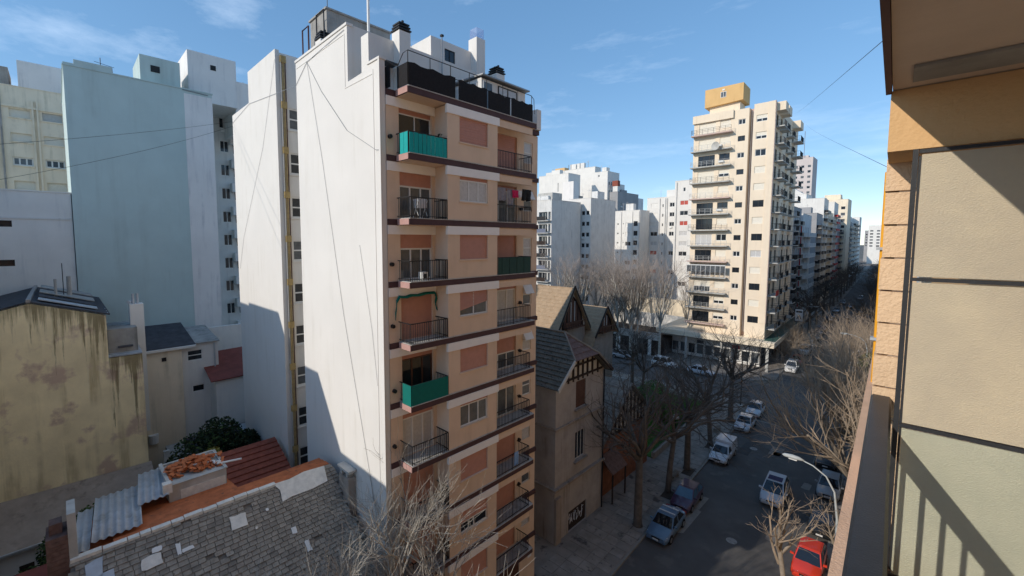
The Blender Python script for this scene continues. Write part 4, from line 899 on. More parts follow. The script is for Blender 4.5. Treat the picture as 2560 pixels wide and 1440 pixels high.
# bargeboards
MB().hexa([(-16.9, 31.42, 11.7), (-16.8, 31.42, 11.7), (-16.8, 29.15, 13.45), (-16.9, 29.15, 13.45), (-16.9, 31.5, 11.95), (-16.8, 31.5, 11.95), (-16.8, 29.2, 13.7), (-16.9, 29.2, 13.7)]).build('bargeboard', 'dark_timber', TU)
MB().hexa([(-16.9, 24.05, 11.7), (-16.8, 24.05, 11.7), (-16.8, 26.0, 13.4), (-16.9, 26.0, 13.4), (-16.9, 23.98, 11.95), (-16.8, 23.98, 11.95), (-16.8, 25.95, 13.65), (-16.9, 25.95, 13.65)]).build('bargeboard', 'timber_white', TU)
# tall main roof, ridge across the plot, gable to the street
def steep(x, xb, ya, za, hw, sl_, mat, n, drop, label=None):
    y0, z0 = ya - hw - drop, za - (hw + drop) * sl_; y1 = ya + hw + drop * .25; z1 = za - (hw + drop * .25) * sl_
    course_roof(TU, 'tile_course', mat, (xb, ya, za), (x + .5, ya, za), (x + .5, y0, z0), (xb, y0, z0), n, .03)
    course_roof(TU, 'tile_course', mat, (x + .5, ya, za), (xb, ya, za), (xb, y1, z1), (x + .5, y1, z1), n // 2, .03)
    zb = za - hw * sl_
    MB().prism([(x, ya - hw, zb), (x, ya + hw, zb), (x, ya, za - .15)], (-.15, 0, 0)).build('gable_panel', 'timber_white', TU)
    # inner pointed arch in dark wood
    pts = []
    for k in range(9):
        t_ = k / 8; pts.append((ya - hw * .62 * (1 - t_ ** 2.2), zb + (za - zb) * .78 * t_))
    arch = [(x + .12, y, z) for y, z in pts] + [(x + .12, 2 * ya - y, z) for y, z in pts[-2::-1]]
    MB().prism(arch, (-.1, 0, 0)).build('gable_recess', 'brown_wood', TU)
    MB().tube([(x + .2, p[1], p[2]) for p in arch], .09, 5).build('arch_rib', 'dark_timber', TU)
    for k in (-.35, -.12, .12, .35): MB().box(x + .13, x + .2, ya + k * hw - .05, ya + k * hw + .05, zb + .9, zb + (za - zb) * (.72 - abs(k) * .5)).build('timber', 'timber_white' if abs(k) < .2 else 'dark_timber', TU)
    for s in (-1, 1): MB().hexa([(x + .42, ya + s * (hw + .25), zb - .45), (x + .55, ya + s * (hw + .25), zb - .45), (x + .55, ya, za - .02), (x + .42, ya, za - .02), (x + .42, ya + s * (hw + .28), zb - .15), (x + .55, ya + s * (hw + .28), zb - .15), (x + .55, ya, za + .26), (x + .42, ya, za + .26)]).build('bargeboard', 'dark_timber', TU)
    b_ = MB().box(x + .1, x + .75, ya - hw * .6, ya + hw * .6, zb + .1, zb + .25).box(x + .68, x + .75, ya - hw * .6, ya + hw * .6, zb + .85, zb + .95)
    for k in range(9): y = ya - hw * .58 + hw * 1.16 * k / 8; b_.box(x + .69, x + .74, y - .05, y + .05, zb + .25, zb + .85)
    b_.build('balcony', 'brown_wood', TU)
    MB().box(x - .3, x - .16, ya - hw, ya + hw, 0, zb + .01).build('wall', 'house_stone', TU)
    MB().box(xb, x - .3, ya - hw, ya + hw, 0, zb).build('wall', 'house_stone', TU)
steep(-30, -46, 45.26, 16.4, 3.4, 1.5, 'shingle_tan', 20, 1.8)
steep(-29, -37, 51.5, 13.4, 2.7, 1.25, 'shingle_tan', 12, 1.0)
# low half timbered wing by the pavement
course_roof(TU, 'tile_course', 'slate_dark', (-23, 36.6, 9.3), (-17.6, 36.6, 9.3), (-17.6, 31.3, 4.9), (-23, 31.3, 4.9), 9, .05)
course_roof(TU, 'tile_course', 'slate_dark', (-17.6, 36.6, 9.3), (-23, 36.6, 9.3), (-23, 41.6, 5.2), (-17.6, 41.6, 5.2), 9, .05)
MB().prism([(-18.1, 31.8, 5.2), (-18.1, 41.2, 5.2), (-18.1, 36.6, 9.1)], (-.15, 0, 0)).build('gable_panel', 'timber_white', TU)
for k in range(13): y = 32.2 + k * .72; zt = 5.2 + (min(y - 31.8, 41.3 - y)) * .8; MB().box(-18.09, -17.98, y - .11, y + .11, 5.1, min(9.0, zt)).build('timber', 'dark_timber', TU)
for z in (5.15, 6.5): d = (z - 5.1) / .83; MB().box(-18.095, -17.99, 31.8 + d, 41.2 - d, z - .1, z + .1).build('timber', 'dark_timber', TU)
MB().box(-23, -18.1, 31.9, 41.1, 0, 5.1).build('wall', 'brick_orange', TU); MB().box(-18.09, -18.05, 33.3, 34.0, 3.0, 4.0).build('window_hole', 'dark_timber', TU)
roofsheet(TU, 'porch_roof', 'brick_brown', (-16.9, 31.9, 2.7), (-16.9, 34.4, 2.7), (-18.1, 34.4, 3.9), (-18.1, 31.9, 3.9), .1)
for y in (32.0, 34.2): MB().box(-17.0, -16.9, y, y + .1, .13, 2.7).build('porch_post', 'dark_timber', TU)
# garden at the corner
struct(MB().prism([(-28.6, 42, .1), (SX(-17.2, 42), 42, .1), (SX(-17.2, 63), 62, .1), (-28.6, 62, .1)], (0, 0, .12)).build('lawn', 'lawn'))
m = MB(); r_ = random.Random(2)
for k in range(9000):
    x, y = r_.uniform(-28, -19), r_.uniform(42.5, 61.5); a = r_.uniform(0, 6.3); h = r_.uniform(.08, .28); dx, dy = .05 * math.cos(a), .05 * math.sin(a)
    n = len(m.v); m.v += [(x - dx, y - dy, .21), (x + dx, y + dy, .21), (x + dy * 1.5, y + dx, .21 + h)]; m._f((n, n + 1, n + 2))
tag(m.build('grass', 'grass_blade'), 'dark green grass of the shaded corner garden', 'grass', kind='stuff')
GW = wthing('garden_wall', 'low stone garden wall with iron pickets along the corner pavement', 'wall', (-18, 50, 0))
for j in range(10): y = 42 + j * 2.0; B('wall_block', 'house_stone', GW, SX(-17.35, y), SX(-17.05, y), y, y + 1.97, .13, .75)
m = MB()
for j in range(100): y = 42 + j * .2; x = SX(-17.2, y); m.box(x - .012, x + .012, y - .012, y + .012, .75, 1.6)
m.build('pickets', 'black_iron', GW)
GW2 = wthing('garden_fence', 'white picket topped wall of the garden along the cross street', 'fence', (-28, 62.3, 0))
for j in range(12): x = -40 + j * 1.8; B('wall_block', 'pale_concrete', GW2, x, x + 1.77, 62.2, 62.45, .13, .7)
for j in range(72): x = -39.9 + j * .3; B('picket', 'timber_white', GW2, x, x + .09, 62.28, 62.36, .7, 1.5)

# ============================================================= white blocks beyond the cross street
def wins(cols, z0, n, st, h=1.2, alt=()):
    L_ = []; q = random.Random(len(cols) * 31 + n)
    for k in range(n):
        for (u0, u1, kw) in cols:
            kw = dict(kw); z = z0 + st * k
            if kw.pop('mix', False):
                v = q.random(); kw = dict(style='shut', sh='white_side') if v < .45 else dict(style='win', glass='curtain') if v < .7 else dict(style='win', glass='glass_dark') if v < .93 else dict(style='win', glass='red_curtain')
            hh = kw.pop('h', h); dz = kw.pop('dz', 0); kw.setdefault('ft', .07); L_.append((u0, u1, z + dz, z + dz + hh, kw))
    return L_
sm = dict(glass='glass_dark', panes=1, frame='white_side')
b1, fe, fs = tower('apartment_building', 'white block with dark stacked balconies beside a blank streaked party wall', (-60, 81.7, 0), 12, 12.1, 31.7, 'grey_white', S=wins([(-3.7, -1.2, dict(glass='glass_dark', panes=3, h=1.9)), (-.95, -.3, dict(glass='glass_mid', panes=1, h=1.9))], 1.4, 10, 2.85), depth=.5)
for k in range(10): MB().box(-4.2, -.1, -1.1, 0, 1.1 + 2.85 * k, 1.28 + 2.85 * k).build('balcony_slab', 'pale_concrete', b1); MB().box(-4.2, -.9, -1.1, -1.06, 1.28 + 2.85 * k, 2.2 + 2.85 * k).build('balcony_front', ('black_iron', 'dark_timber', 'blue_grey')[k % 3], b1)
m = MB(); m.tube([(-6, -.5, 31.7), (-6, -.5, 32.6), (-.5, -.5, 32.6), (-.5, -.5, 31.7)], .06, 5).box(-6, -.5, -.53, -.47, 32.1, 32.18); m.build('roof_rail', 'white_paint', b1)
MB().box(-8, -3.5, 5, 9, 31.5, 34.0).build('roof_room', 'pale_concrete', b1)
b2, fe, fs = tower('apartment_building', 'narrow white block with paired square windows between two blank party walls', (-57.6, 94.6, 0), 6, 12.3, 32.8, 'grey_white', S=wins([(-2.55, -1.6, dict(sm)), (-1.3, -.35, dict(sm))], 1.6, 11, 2.7, 1.1), wallS='white_side')
b3, fe, fs = tower('apartment_building', 'white block with tall roof house, highest behind the paired window block', (-81.6, 120, 0), 12, 7, 44.3, 'white_side', S=[(-4.2, -3.9, 38.5, 41.5, sm)])
MB().box(0, 4, -3, 0, 30, 41).build('stair_tower', 'lilac', b3); MB().box(.0, 1.2, 0, 6.9, 36.2, 37.2).build('ledge', 'concrete', b3)
b4, fe, fs = tower('apartment_building', 'broad white windowless roof block topped by an orange tank behind', (-83.8, 140, 0), 22, 4, 49, 'white_side')
MB().box(-19, -14.5, 2, 5, 48, 50.6).build('orange_tank', 'orange_tank', b4); MB().box(-10.5, -8.5, .5, 2, 49, 51).build('vent_house', 'white_side', b4)
for x in (-12, -11, -7): MB().cyl((x, 1, 48.8), (x, 1, 51.2), .12, k=6).build('flue', 'grey_metal', b4)
b5, fe, fs = tower('apartment_building', 'white block with paired small upper windows and long grey flank', (-74.8, 133, 0), 6, 8, 45.6, 'white_side', S=[(-3.6, -3.0, 44, 44.6, sm)], E=wins([(.8, 1.7, dict(sm)), (2.4, 3.3, dict(sm))], 27, 6, 2.8, 1.2))
MB().box(-3, .0, 8, 12, 0, 42).build('rear_wing', 'grey_white', b5)
b6, fe, fs = tower('apartment_building', 'plain grey flanked block stepping down behind the white blocks', (-71.5, 134, 0), 8, 15, 38.6, 'far_grey', E=wins([(2, 3, dict(sm)), (6, 7, dict(sm)), (9, 10, dict(sm)), (12.2, 13, dict(sm))], 20, 6, 2.8, 1.2))
MB().box(-2, -.3, .3, 1.7, 38.6, 40.5).build('vent_house', 'white_side', b6); MB().box(-2.2, -.2, .2, 1.8, 40.5, 42.3).build('flue_box', 'red_tile', b6); MB().box(-3, -.02, 15, 19, 0, 37.4).build('rear_wing', 'lilac', b6)
b7, fe, fs = tower('apartment_building', 'low white block with sunlit top storeys and ribbed pipes', (-56.0, 118, 0), 8.2, 6, 30.9, 'white_side', S=wins([(-6.9, -6.4, dict(sm, h=.5, dz=.6)), (-4.3, -2.6, dict(mix=True)), (-1.9, -.6, dict(sm, h=1.5, dz=.1)), (-5.1, -4.8, dict(sm, h=.4, dz=.7))], 1.5, 10, 2.75))
for x in (-5.6, -2.2, -.25): MB().cyl((x, -.12, 1), (x, -.12, 30.6), .1, k=6).build('pipe', 'white_side', b7)
b8, fe, fs = tower('apartment_building', 'tall white block with pipe ribs and mixed shuttered windows, half in shadow', (-48.4, 125, 0), 8.8, 10, 34.7, 'white_plaster', S=wins([(-7.6, -5.6, dict(mix=True)), (-4.3, -3.9, dict(sm, h=.9)), (-2.2, -.75, dict(mix=True)), (-.4, -.1, dict(sm, h=.8))], 1.6, 12, 2.75))
for x in (-5.0, -3.4, -2.9, -.6): MB().cyl((x, -.15, 1), (x, -.15, 34.4), .13, k=6).build('pipe', 'grey_white', b8)
b9, fe, fs = tower('apartment_building', 'highest white block with shuttered windows next to the cream corner tower', (-36.5, 121, 0), 11.2, 9, 38.4, 'white_plaster', S=wins([(-9.7, -7.6, dict(mix=True)), (-5.8, -4.4, dict(mix=True)), (-3.4, -2.2, dict(mix=True))], 1.6, 12, 2.75) + [(-9, -8.4, 35.5, 36.5, sm), (-6.4, -5.8, 35.6, 36.6, sm)])
for x in (-6.7, -10.7): MB().cyl((x, -.15, 1), (x, -.15, 38), .13, k=6).build('pipe', 'grey_white', b9)
YWL = wthing('boundary_wall', 'dull yellow boundary wall behind the bare tree trunks', 'wall', (-45, 104, 0)); B('wall', 'cream', YWL, -53, -36, 104, 104.4, 0, 8.2); B('base', 'grey_white', YWL, -58, -34, 100, 100.3, 0, 5)
LW = wthing('low_annex', 'long low shop annex with pale fascia facing the cross street', 'shop', (-40, 82, 0)); B('fascia', 'pale_concrete', LW, -62, -33.5, 80.4, 80.6, 3.2, 4.6); B('wall', 'dark_timber', LW, -62, -33.5, 80.7, 92, .13, 3.4)
for j in range(9): B('pier', 'white_side', LW, -61.5 + j * 3.2, -60.9 + j * 3.2, 80.45, 80.68, .13, 3.2)

# ============================================================= cream corner tower
CT = thing('corner_tower', 'cream fourteen storey corner tower with orange roof house and stacked balconies', 'building', (-18.0, 86, 0), ST)
cS = Face('S', 0.); cE = Face('E', 0.); FZ = [41.4 - 2.87 * k for k in range(13)]
sW, sE = [], []; q = random.Random(4)
for k, z in enumerate(FZ):
    def pick(h0):
        v = q.random(); return dict(style='shut', sh='shutter_cream') if v < .36 else dict(style='half', frac=.5, sh='shutter_cream', glass='glass_dark') if v < .6 else dict(style='win', glass='curtain' if v < .7 else 'glass_dark', frame='white_paint' if v < .8 else 'black_iron')
    sW += [(-11.7, -8.9, z + .1, z + 2.1, dict(pick(0), panes=3)), (-8.2, -6.5, z + .9, z + 2.1, pick(0)), (-5.35, -4.25, z + 1.0, z + 1.9, dict(glass='glass_dark', panes=2, frame='black_iron' if k % 2 else 'white_paint')), (-2.65, -1.05, z + .95, z + 2.1, pick(1))]
    for u in (9.3, 14.6, 21.5): sE.append((u, u + .9, z + .9, z + 2.1, dict(glass='glass_dark', panes=2)))
    for u in (1.3, 5.0, 11.4, 17.2): sE.append((u, u + 1.7, z + .08, z + 2.1, dict(glass='glass_mid' if k % 3 else 'glass_dark', panes=2, frame='black_iron')))
m = MB(); cS.wall(m, -12.6, -3.75, 5.0, 45.0, [o[:4] for o in sW if o[0] < -3.75], .2); cS.wall(m, -3.05, 0, 5.0, 45.4, [o[:4] for o in sW if o[0] > -3.75], .2)
m.quad((-3.75, 0, 5), (-3.75, 1.2, 5), (-3.75, 1.2, 45), (-3.75, 0, 45)); m.quad((-3.05, 0, 5), (-3.05, 0, 45.4), (-3.05, 1.2, 45.4), (-3.05, 1.2, 5)); m.quad((-12.6, 0, 45), (-3.75, 0, 45), (-3.75, 24, 45), (-12.6, 24, 45)); m.quad((-3.75, 1.2, 45), (-3.05, 1.2, 45), (-3.05, 24, 45), (-3.75, 24, 45)); m.quad((-3.05, 0, 45.4), (0, 0, 45.4), (0, 24, 45.4), (-3.05, 24, 45.4)); m.quad((-12.6, 0, 5), (-12.6, 0, 45), (-12.6, 24, 45), (-12.6, 24, 5)); m.quad((-12.6, 24, 5), (0, 24, 5), (0, 24, 45), (-12.6, 24, 45))
m.build('wall', 'tower_cream', CT)
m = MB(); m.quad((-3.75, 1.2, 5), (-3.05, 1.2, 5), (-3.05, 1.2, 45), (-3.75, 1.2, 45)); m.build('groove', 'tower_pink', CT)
for k in range(2): MB().cyl((-3.55 + .3 * k, 1.0, 6), (-3.55 + .3 * k, 1.0, 44.6), .08, k=6).build('pipe', 'grey_white', CT)
m = MB(); cE.wall(m, 0, 24, 5, 45.4, [o[:4] for o in sE], .2); m.build('wall', 'tower_cream', CT)
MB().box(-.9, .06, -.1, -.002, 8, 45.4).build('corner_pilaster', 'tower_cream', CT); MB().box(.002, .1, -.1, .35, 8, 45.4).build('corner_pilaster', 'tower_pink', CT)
for f, l_ in ((cS, sW), (cE, sE)):
    for o in l_: window(CT, f, *o[:4], depth=.14, **{'ft': .08, **o[4]})
for k, z in enumerate(FZ):
    sb = MB().box(-12.75, -6.1, -1.15, -.002, z - .16, z + .04).build('balcony_slab', 'pale_concrete' if k % 4 else 'tower_pink', CT)
    m = MB(); zz = z + .04
    for h in (.45, .7, .95): m.box(-12.7, -6.15, -1.12, -1.09, zz + h - .02, zz + h + .015)
    for j in range(8): x = -12.7 + 6.52 * j / 7; m.box(x - .02, x + .02, -1.125, -1.085, zz, zz + .95)
    for h in (.45, .7, .95): m.box(-12.72, -12.69, -1.1, 0, zz + h - .02, zz + h + .015)
    m.build('railing', 'shutter_grey' if k % 3 else 'black_iron', sb)
    if k == 9:   # glazed-in balcony
        m = MB(); m.box(-12.7, -6.15, -1.14, -1.1, z + 2.1, z + 2.25)
        for j in range(9): x = -12.68 + 6.5 * j / 8; m.box(x - .03, x + .03, -1.14, -1.1, z + .04, z + 2.12)
        m.build('glazing_bars', 'white_paint', sb); MB().box(-12.65, -6.2, -1.12, -1.11, z + .9, z + 2.1).build('pane', 'glass_mid', sb)
    MB().box(-9.0 + .4 * (k % 3), -8.2 + .4 * (k % 3), -.4, -.003, z + .55, z + .9).build('air_conditioner', 'white_paint', CT) if k in (1, 2, 5) else None
    for (u0, u1, d) in ((.9, 3.4, 1.25), (4.3, 7.0, 1.25), (11.0, 13.6, 1.1), (16.8, 20.4, 1.5)):
        s_ = MB().box(.002, d, u0, u1, z - .16, z + .02).build('balcony_slab', 'pale_concrete', CT); m = MB(); zz = z + .02
        m.box(d - .06, d - .03, u0, u1, zz + .92, zz + .96).box(0, d, u0, u0 + .03, zz + .92, zz + .96).box(0, d, u1 - .03, u1, zz + .92, zz + .96)
        for j in range(int((u1 - u0) / .16)): y = u0 + .05 + j * .16; m.box(d - .055, d - .035, y - .01, y + .01, zz, zz + .92)
        for j in range(6): x = .1 + (d - .15) * j / 5; m.box(x - .01, x + .01, u0, u0 + .02, zz, zz + .92)
        m.build('railing', 'black_iron', s_)
        if k == 10 and u0 < 1: MB().box(d - .03, d - .01, u0, u1, zz, zz + .95).build('screen_panel', 'red_panel', s_)
for (u0, u1) in ((.9, 3.4), (4.3, 7.0), (16.8, 20.4)): MB().box(.002, 1.3, u0, u1, 43.9, 45.3).build('roof_fascia', 'tower_cream', CT)
MB().box(-12.75, -6.1, -.4, -.002, 43.7, 45.1).build('roof_fascia', 'tower_cream', CT)
tk = MB().hexa([(-11.2, .95, 46.6), (-5.0, .95, 46.9), (-5.0, 5.7, 46.9), (-11.2, 5.7, 46.6), (-11.2, .93, 49.8), (-5.0, .93, 49.8), (-5.0, 5.7, 49.8), (-11.2, 5.7, 49.8)]).build('roof_tank', 'orange_tank', CT)
MB().box(-10.5, -5.6, 1.6, 5.2, 45, 46.8).build('tank_base', 'tower_cream', CT)
window(CT, Face('S', .92), -8.6, -7.7, 47.9, 48.9, depth=0.0, glass='glass_mid'); MB().box(-8.35, -7.95, .85, .92, 49.1, 49.35).build('vent', 'white_paint', CT)
d_ = MB(); d_.smooth = True
for j in range(16):
    a0, a1 = 2 * math.pi * j / 16, 2 * math.pi * (j + 1) / 16
    for r0, r1 in ((0, .4), (.4, .75)): d_.quad((r0 * math.cos(a0), .3 * r0 * r0 * -1, r0 * math.sin(a0)), (r1 * math.cos(a0), -.3 * r1 * r1, r1 * math.sin(a0)), (r1 * math.cos(a1), -.3 * r1 * r1, r1 * math.sin(a1)), (r0 * math.cos(a1), -.3 * r0 * r0, r0 * math.sin(a1)))
dd = d_.build('satellite_dish', 'pale_concrete', CT, (-8.4, -1.5, 39.0), R(-20)); MB().cyl((0, 0, 0), (0, 1.4, -.2), .04, k=6).build('dish_arm', 'grey_metal', dd)
# podium: canopy and shop fronts
cn = MB().prism([(-17.5, -2.6, 4.4), (1.9, -2.6, 4.4), (1.9, 30, 4.4), (-17.5, 30, 4.4)], (0, 0, .85)).build('canopy', 'cream', CT)
MB().box(.1, 1.8, -1.2, 29.8, 5.252, 5.27).build('canopy_top', 'canopy_green', cn); MB().box(-17.4, .098, -2.5, -.3, 5.252, 5.27).build('canopy_top', 'cream', cn)
B('podium_wall', 'white_plaster', CT, -17.4, -.6, .8, 24, .13, 4.4)
for j in range(11):
    x = -17.0 + j * 1.5
    f_ = MB().box(x, x + 1.3, .72, .79, .5, 3.4).build('shop_front', 'white_paint', CT); MB().box(x + .1, x + 1.2, .70, .715, .7, 2.5).build('shop_pane', 'glass_mid' if j % 3 else 'glass_dark', f_)
    MB().box(x + .05, x + 1.25, .69, .714, 2.7, 3.3).build('shop_sign', ('sign_white', 'sign_dark', 'red_panel')[j % 3] if j % 4 == 0 else 'sign_white', f_)
for j in range(9): y = 1.5 + j * 3; MB().box(-.59, -.52, y, y + 2.3, .2, 3.4).build('shop_front', 'glass_dark', CT)
for (x, y) in ((.9, -1.9), (-6, -2.0), (-12, -2.0), (.9, 8), (.9, 18)): MB().box(x - .2, x + .2, y - .2, y + .2, .13, 4.4).build('column', 'pale_concrete', CT)

# ============================================================= buildings down the street
def row(label, y0, D, H, wall, fl=2.85, bal=(), frm='white_paint', slabmat='pale_concrete', front='black_iron', W=14, dx=0., S=True, glass='glass_dark', solid=False, cols=None):
    x = SX(-18.2, y0) + dx; cols = cols or [1.2 + 3.2 * j for j in range(int((D - 1.5) / 3.2))]; n = int((H - 4.5) / fl)
    Es = [(u, u + 1.5, 4.4 + fl * k, 6.0 + fl * k, dict(glass=glass if (k + int(u)) % 3 else 'curtain', frame=frm)) for k in range(n) for u in cols if u + 1.6 < D]
    Ss = [(-9, -7.8, 4.4 + fl * k, 5.6 + fl * k, dict(glass=glass)) for k in range(n)] if S else []
    o, fe, fs = tower('apartment_building', label, (x, y0, 0), W, D, H, wall, E=Es, S=Ss, rz=ST)
    for k in range(n):
        for (a, b_, d) in bal:
            z = 3.5 + fl * k; s_ = MB().box(.002, d, a, b_, z - .18, z).build('balcony_slab', slabmat, o)
            MB().box(d - .08, d - .01, a, b_, z, z + (.95 if solid else .9)).box(.0, d - .08, a, a + .07, z, z + .9).build('balcony_front', front, s_)
    return o
row('blue grey block with rows of curved pale balcony edges beyond the corner tower', 111, 9, 30.8, 'blue_grey', bal=((.5, 5.5, 1.3),), front='blue_grey', solid=True)
row('pale grey block with narrow double windows, next after the blue grey balconies', 120.5, 7, 29.5, 'grey_white', cols=[1, 4])
row('dark grey block with vertical pipe ribs on its front', 128, 12, 30.5, 'far_grey', bal=((1, 4, .9), (8, 11, .9)))
o = row('corner block with red panels and white curved balcony bands', 143, 17, 29.5, 'grey_white', bal=((.2, 16.8, 1.4),), slabmat='white_paint', front='grey_white', solid=True)
for k in range(8): MB().box(-1.6, -.1, -.08, -.003, 4.2 + 2.85 * k, 6.2 + 2.85 * k).build('panel', 'red_panel', o); MB().box(-3.2, -1.7, -.08, -.003, 3.4 + 2.85 * k, 4.1 + 2.85 * k).build('panel', 'white_paint', o)
row('grey block with plain balconies past the red panelled corner', 172, 16, 31, 'far_grey', bal=((1, 7, 1.2), (9, 15, 1.2)))
row('white rendered block with blank side wall in the row', 190, 14, 37, 'white_side', bal=((1, 12, 1.1),))
row('tan grey block with deep balconies halfway down the street', 206, 18, 33, 'tower_cream', bal=((1, 16, 1.3),))
row('white block with red brick stair stripe down the street', 226, 18, 38, 'white_side', bal=((2, 15, 1.2),), front='red_panel')
row('grey block with flat front far down the street', 250, 22, 32, 'far_grey', bal=((2, 20, 1.2),))
row('white far block with ribbon balconies before the hill', 276, 24, 36, 'white_side', bal=((1, 22, 1.2),))
row('pale far block closing the row of balconies', 305, 40, 33, 'far_grey', bal=((1, 38, 1.2),))
row('farthest white slab block on the left of the street', 350, 60, 36, 'white_side', bal=((1, 58, 1.2),))
def far(label, x, y, W, D, H, wall, cols=3, fl=2.9, z0=None, rz=0., n0=0):
    n = int(H / fl) - 1; k0 = n0; sw = W / cols
    Ss = [(-W + sw * j + sw * .25, -W + sw * j + sw * .75, 2 + fl * k, 3.4 + fl * k, dict(glass='glass_mid' if (j + k) % 3 else 'glass_dark', panes=1, frame='white_side')) for k in range(k0, n) for j in range(cols)]
    return tower('apartment_building', label, (x, y, 0), W, D, H, wall, S=Ss, rz=rz)[0]
ft = far('far white skyscraper with balcony grid and pinkish blank flank', -44, 300, 15, 14, 68.5, 'far_pink', 5, n0=12)
for k in range(12, 22): MB().box(-15, -8, -.9, -.01, 2 + 2.9 * k, 3.0 + 2.9 * k).build('balcony', 'white_side', ft)
MB().cyl((-5, 5, 68), (-5, 5, 84), .15, k=5).build('mast', 'grey_metal', ft)
fb = far('far cream block with russet windows standing over the street row', -24.5, 262, 13, 14, 41.5, 'cream', 4, n0=8); MB().box(-9, -3, 2, 8, 41, 44).build('roof_room', 'cream', fb)
fb = far('white gabled roof house block above the street row', -33, 215, 12, 12, 41, 'white_side', 3, n0=8); MB().prism([(-9, 0, 41), (-1, 0, 41), (-5, 0, 44)], (0, 8, 0)).build('gable', 'white_side', fb)
for k, (x, y, W, H, mt) in enumerate(((-33, 430, 20, 40, 'white_side'), (-12, 560, 24, 37, 'white_side'), (16, 640, 26, 33, 'cream'), (-60, 480, 24, 42, 'far_grey'), (44, 700, 30, 36, 'white_side'), (5, 760, 22, 44, 'far_grey'), (-26, 610, 16, 33, 'far_grey'), (-6, 650, 19, 30, 'white_side'), (14, 600, 18, 27, 'far_grey'))):
    far(('hazy white block where the street closes', 'broad hazy white block at the far end of the street', 'low cream block at the far end of the street', 'grey block beyond the skyscraper', 'white slab on the far skyline right of the street', 'tall grey block on the far skyline', 'grey block closing the end of the street', 'low white block closing the end of the street', 'low grey block just right of the street end')[k], x, y, W, 15, H, mt, 5, n0=5)
# ============================================================= our own side of the street, beyond the balcony
for k, (y0, y1, H, mt, lab) in enumerate(((31, 46, 27, 'tower_cream', 'cream block next to the orange building on its side of the street'), (46.5, 64, 22, 'white_side', 'white corner block before the cross street on the orange side'), (80, 97, 25, 'far_grey', 'grey corner block past the cross street on the orange side'), (97.5, 116, 30, 'tower_cream', 'cream block beyond the grey corner on the orange side'), (116.5, 140, 28, 'white_side', 'white block in the middle of the orange side row'), (140.5, 172, 31, 'far_grey', 'long grey block far along the orange side row'), (172.5, 230, 29, 'cream', 'long cream block near the end of the orange side row'), (230.5, 330, 30, 'far_grey', 'last grey block of the orange side row'))):
    D = y1 - y0; n = int((H - 4.2) / 2.85); xx = SX(.9, y1)
    Es = [(u, u + 1.6, 4.3 + 2.85 * f, 5.9 + 2.85 * f, dict(glass='glass_dark' if (f + int(u)) % 3 else 'curtain')) for f in range(n) for u in [1.4 + 3.4 * j for j in range(min(10, int((D - 2) / 3.4)))]]
    o, _, _ = tower('apartment_building', lab, (xx, y1, 0), 13, D, H, mt, E=Es, rz=math.pi + ST)
    for f in range(n): MB().box(.002, .9, 1, min(D - 1, 34), 3.35 + 2.85 * f, 3.5 + 2.85 * f).build('balcony_slab', 'pale_concrete', o)
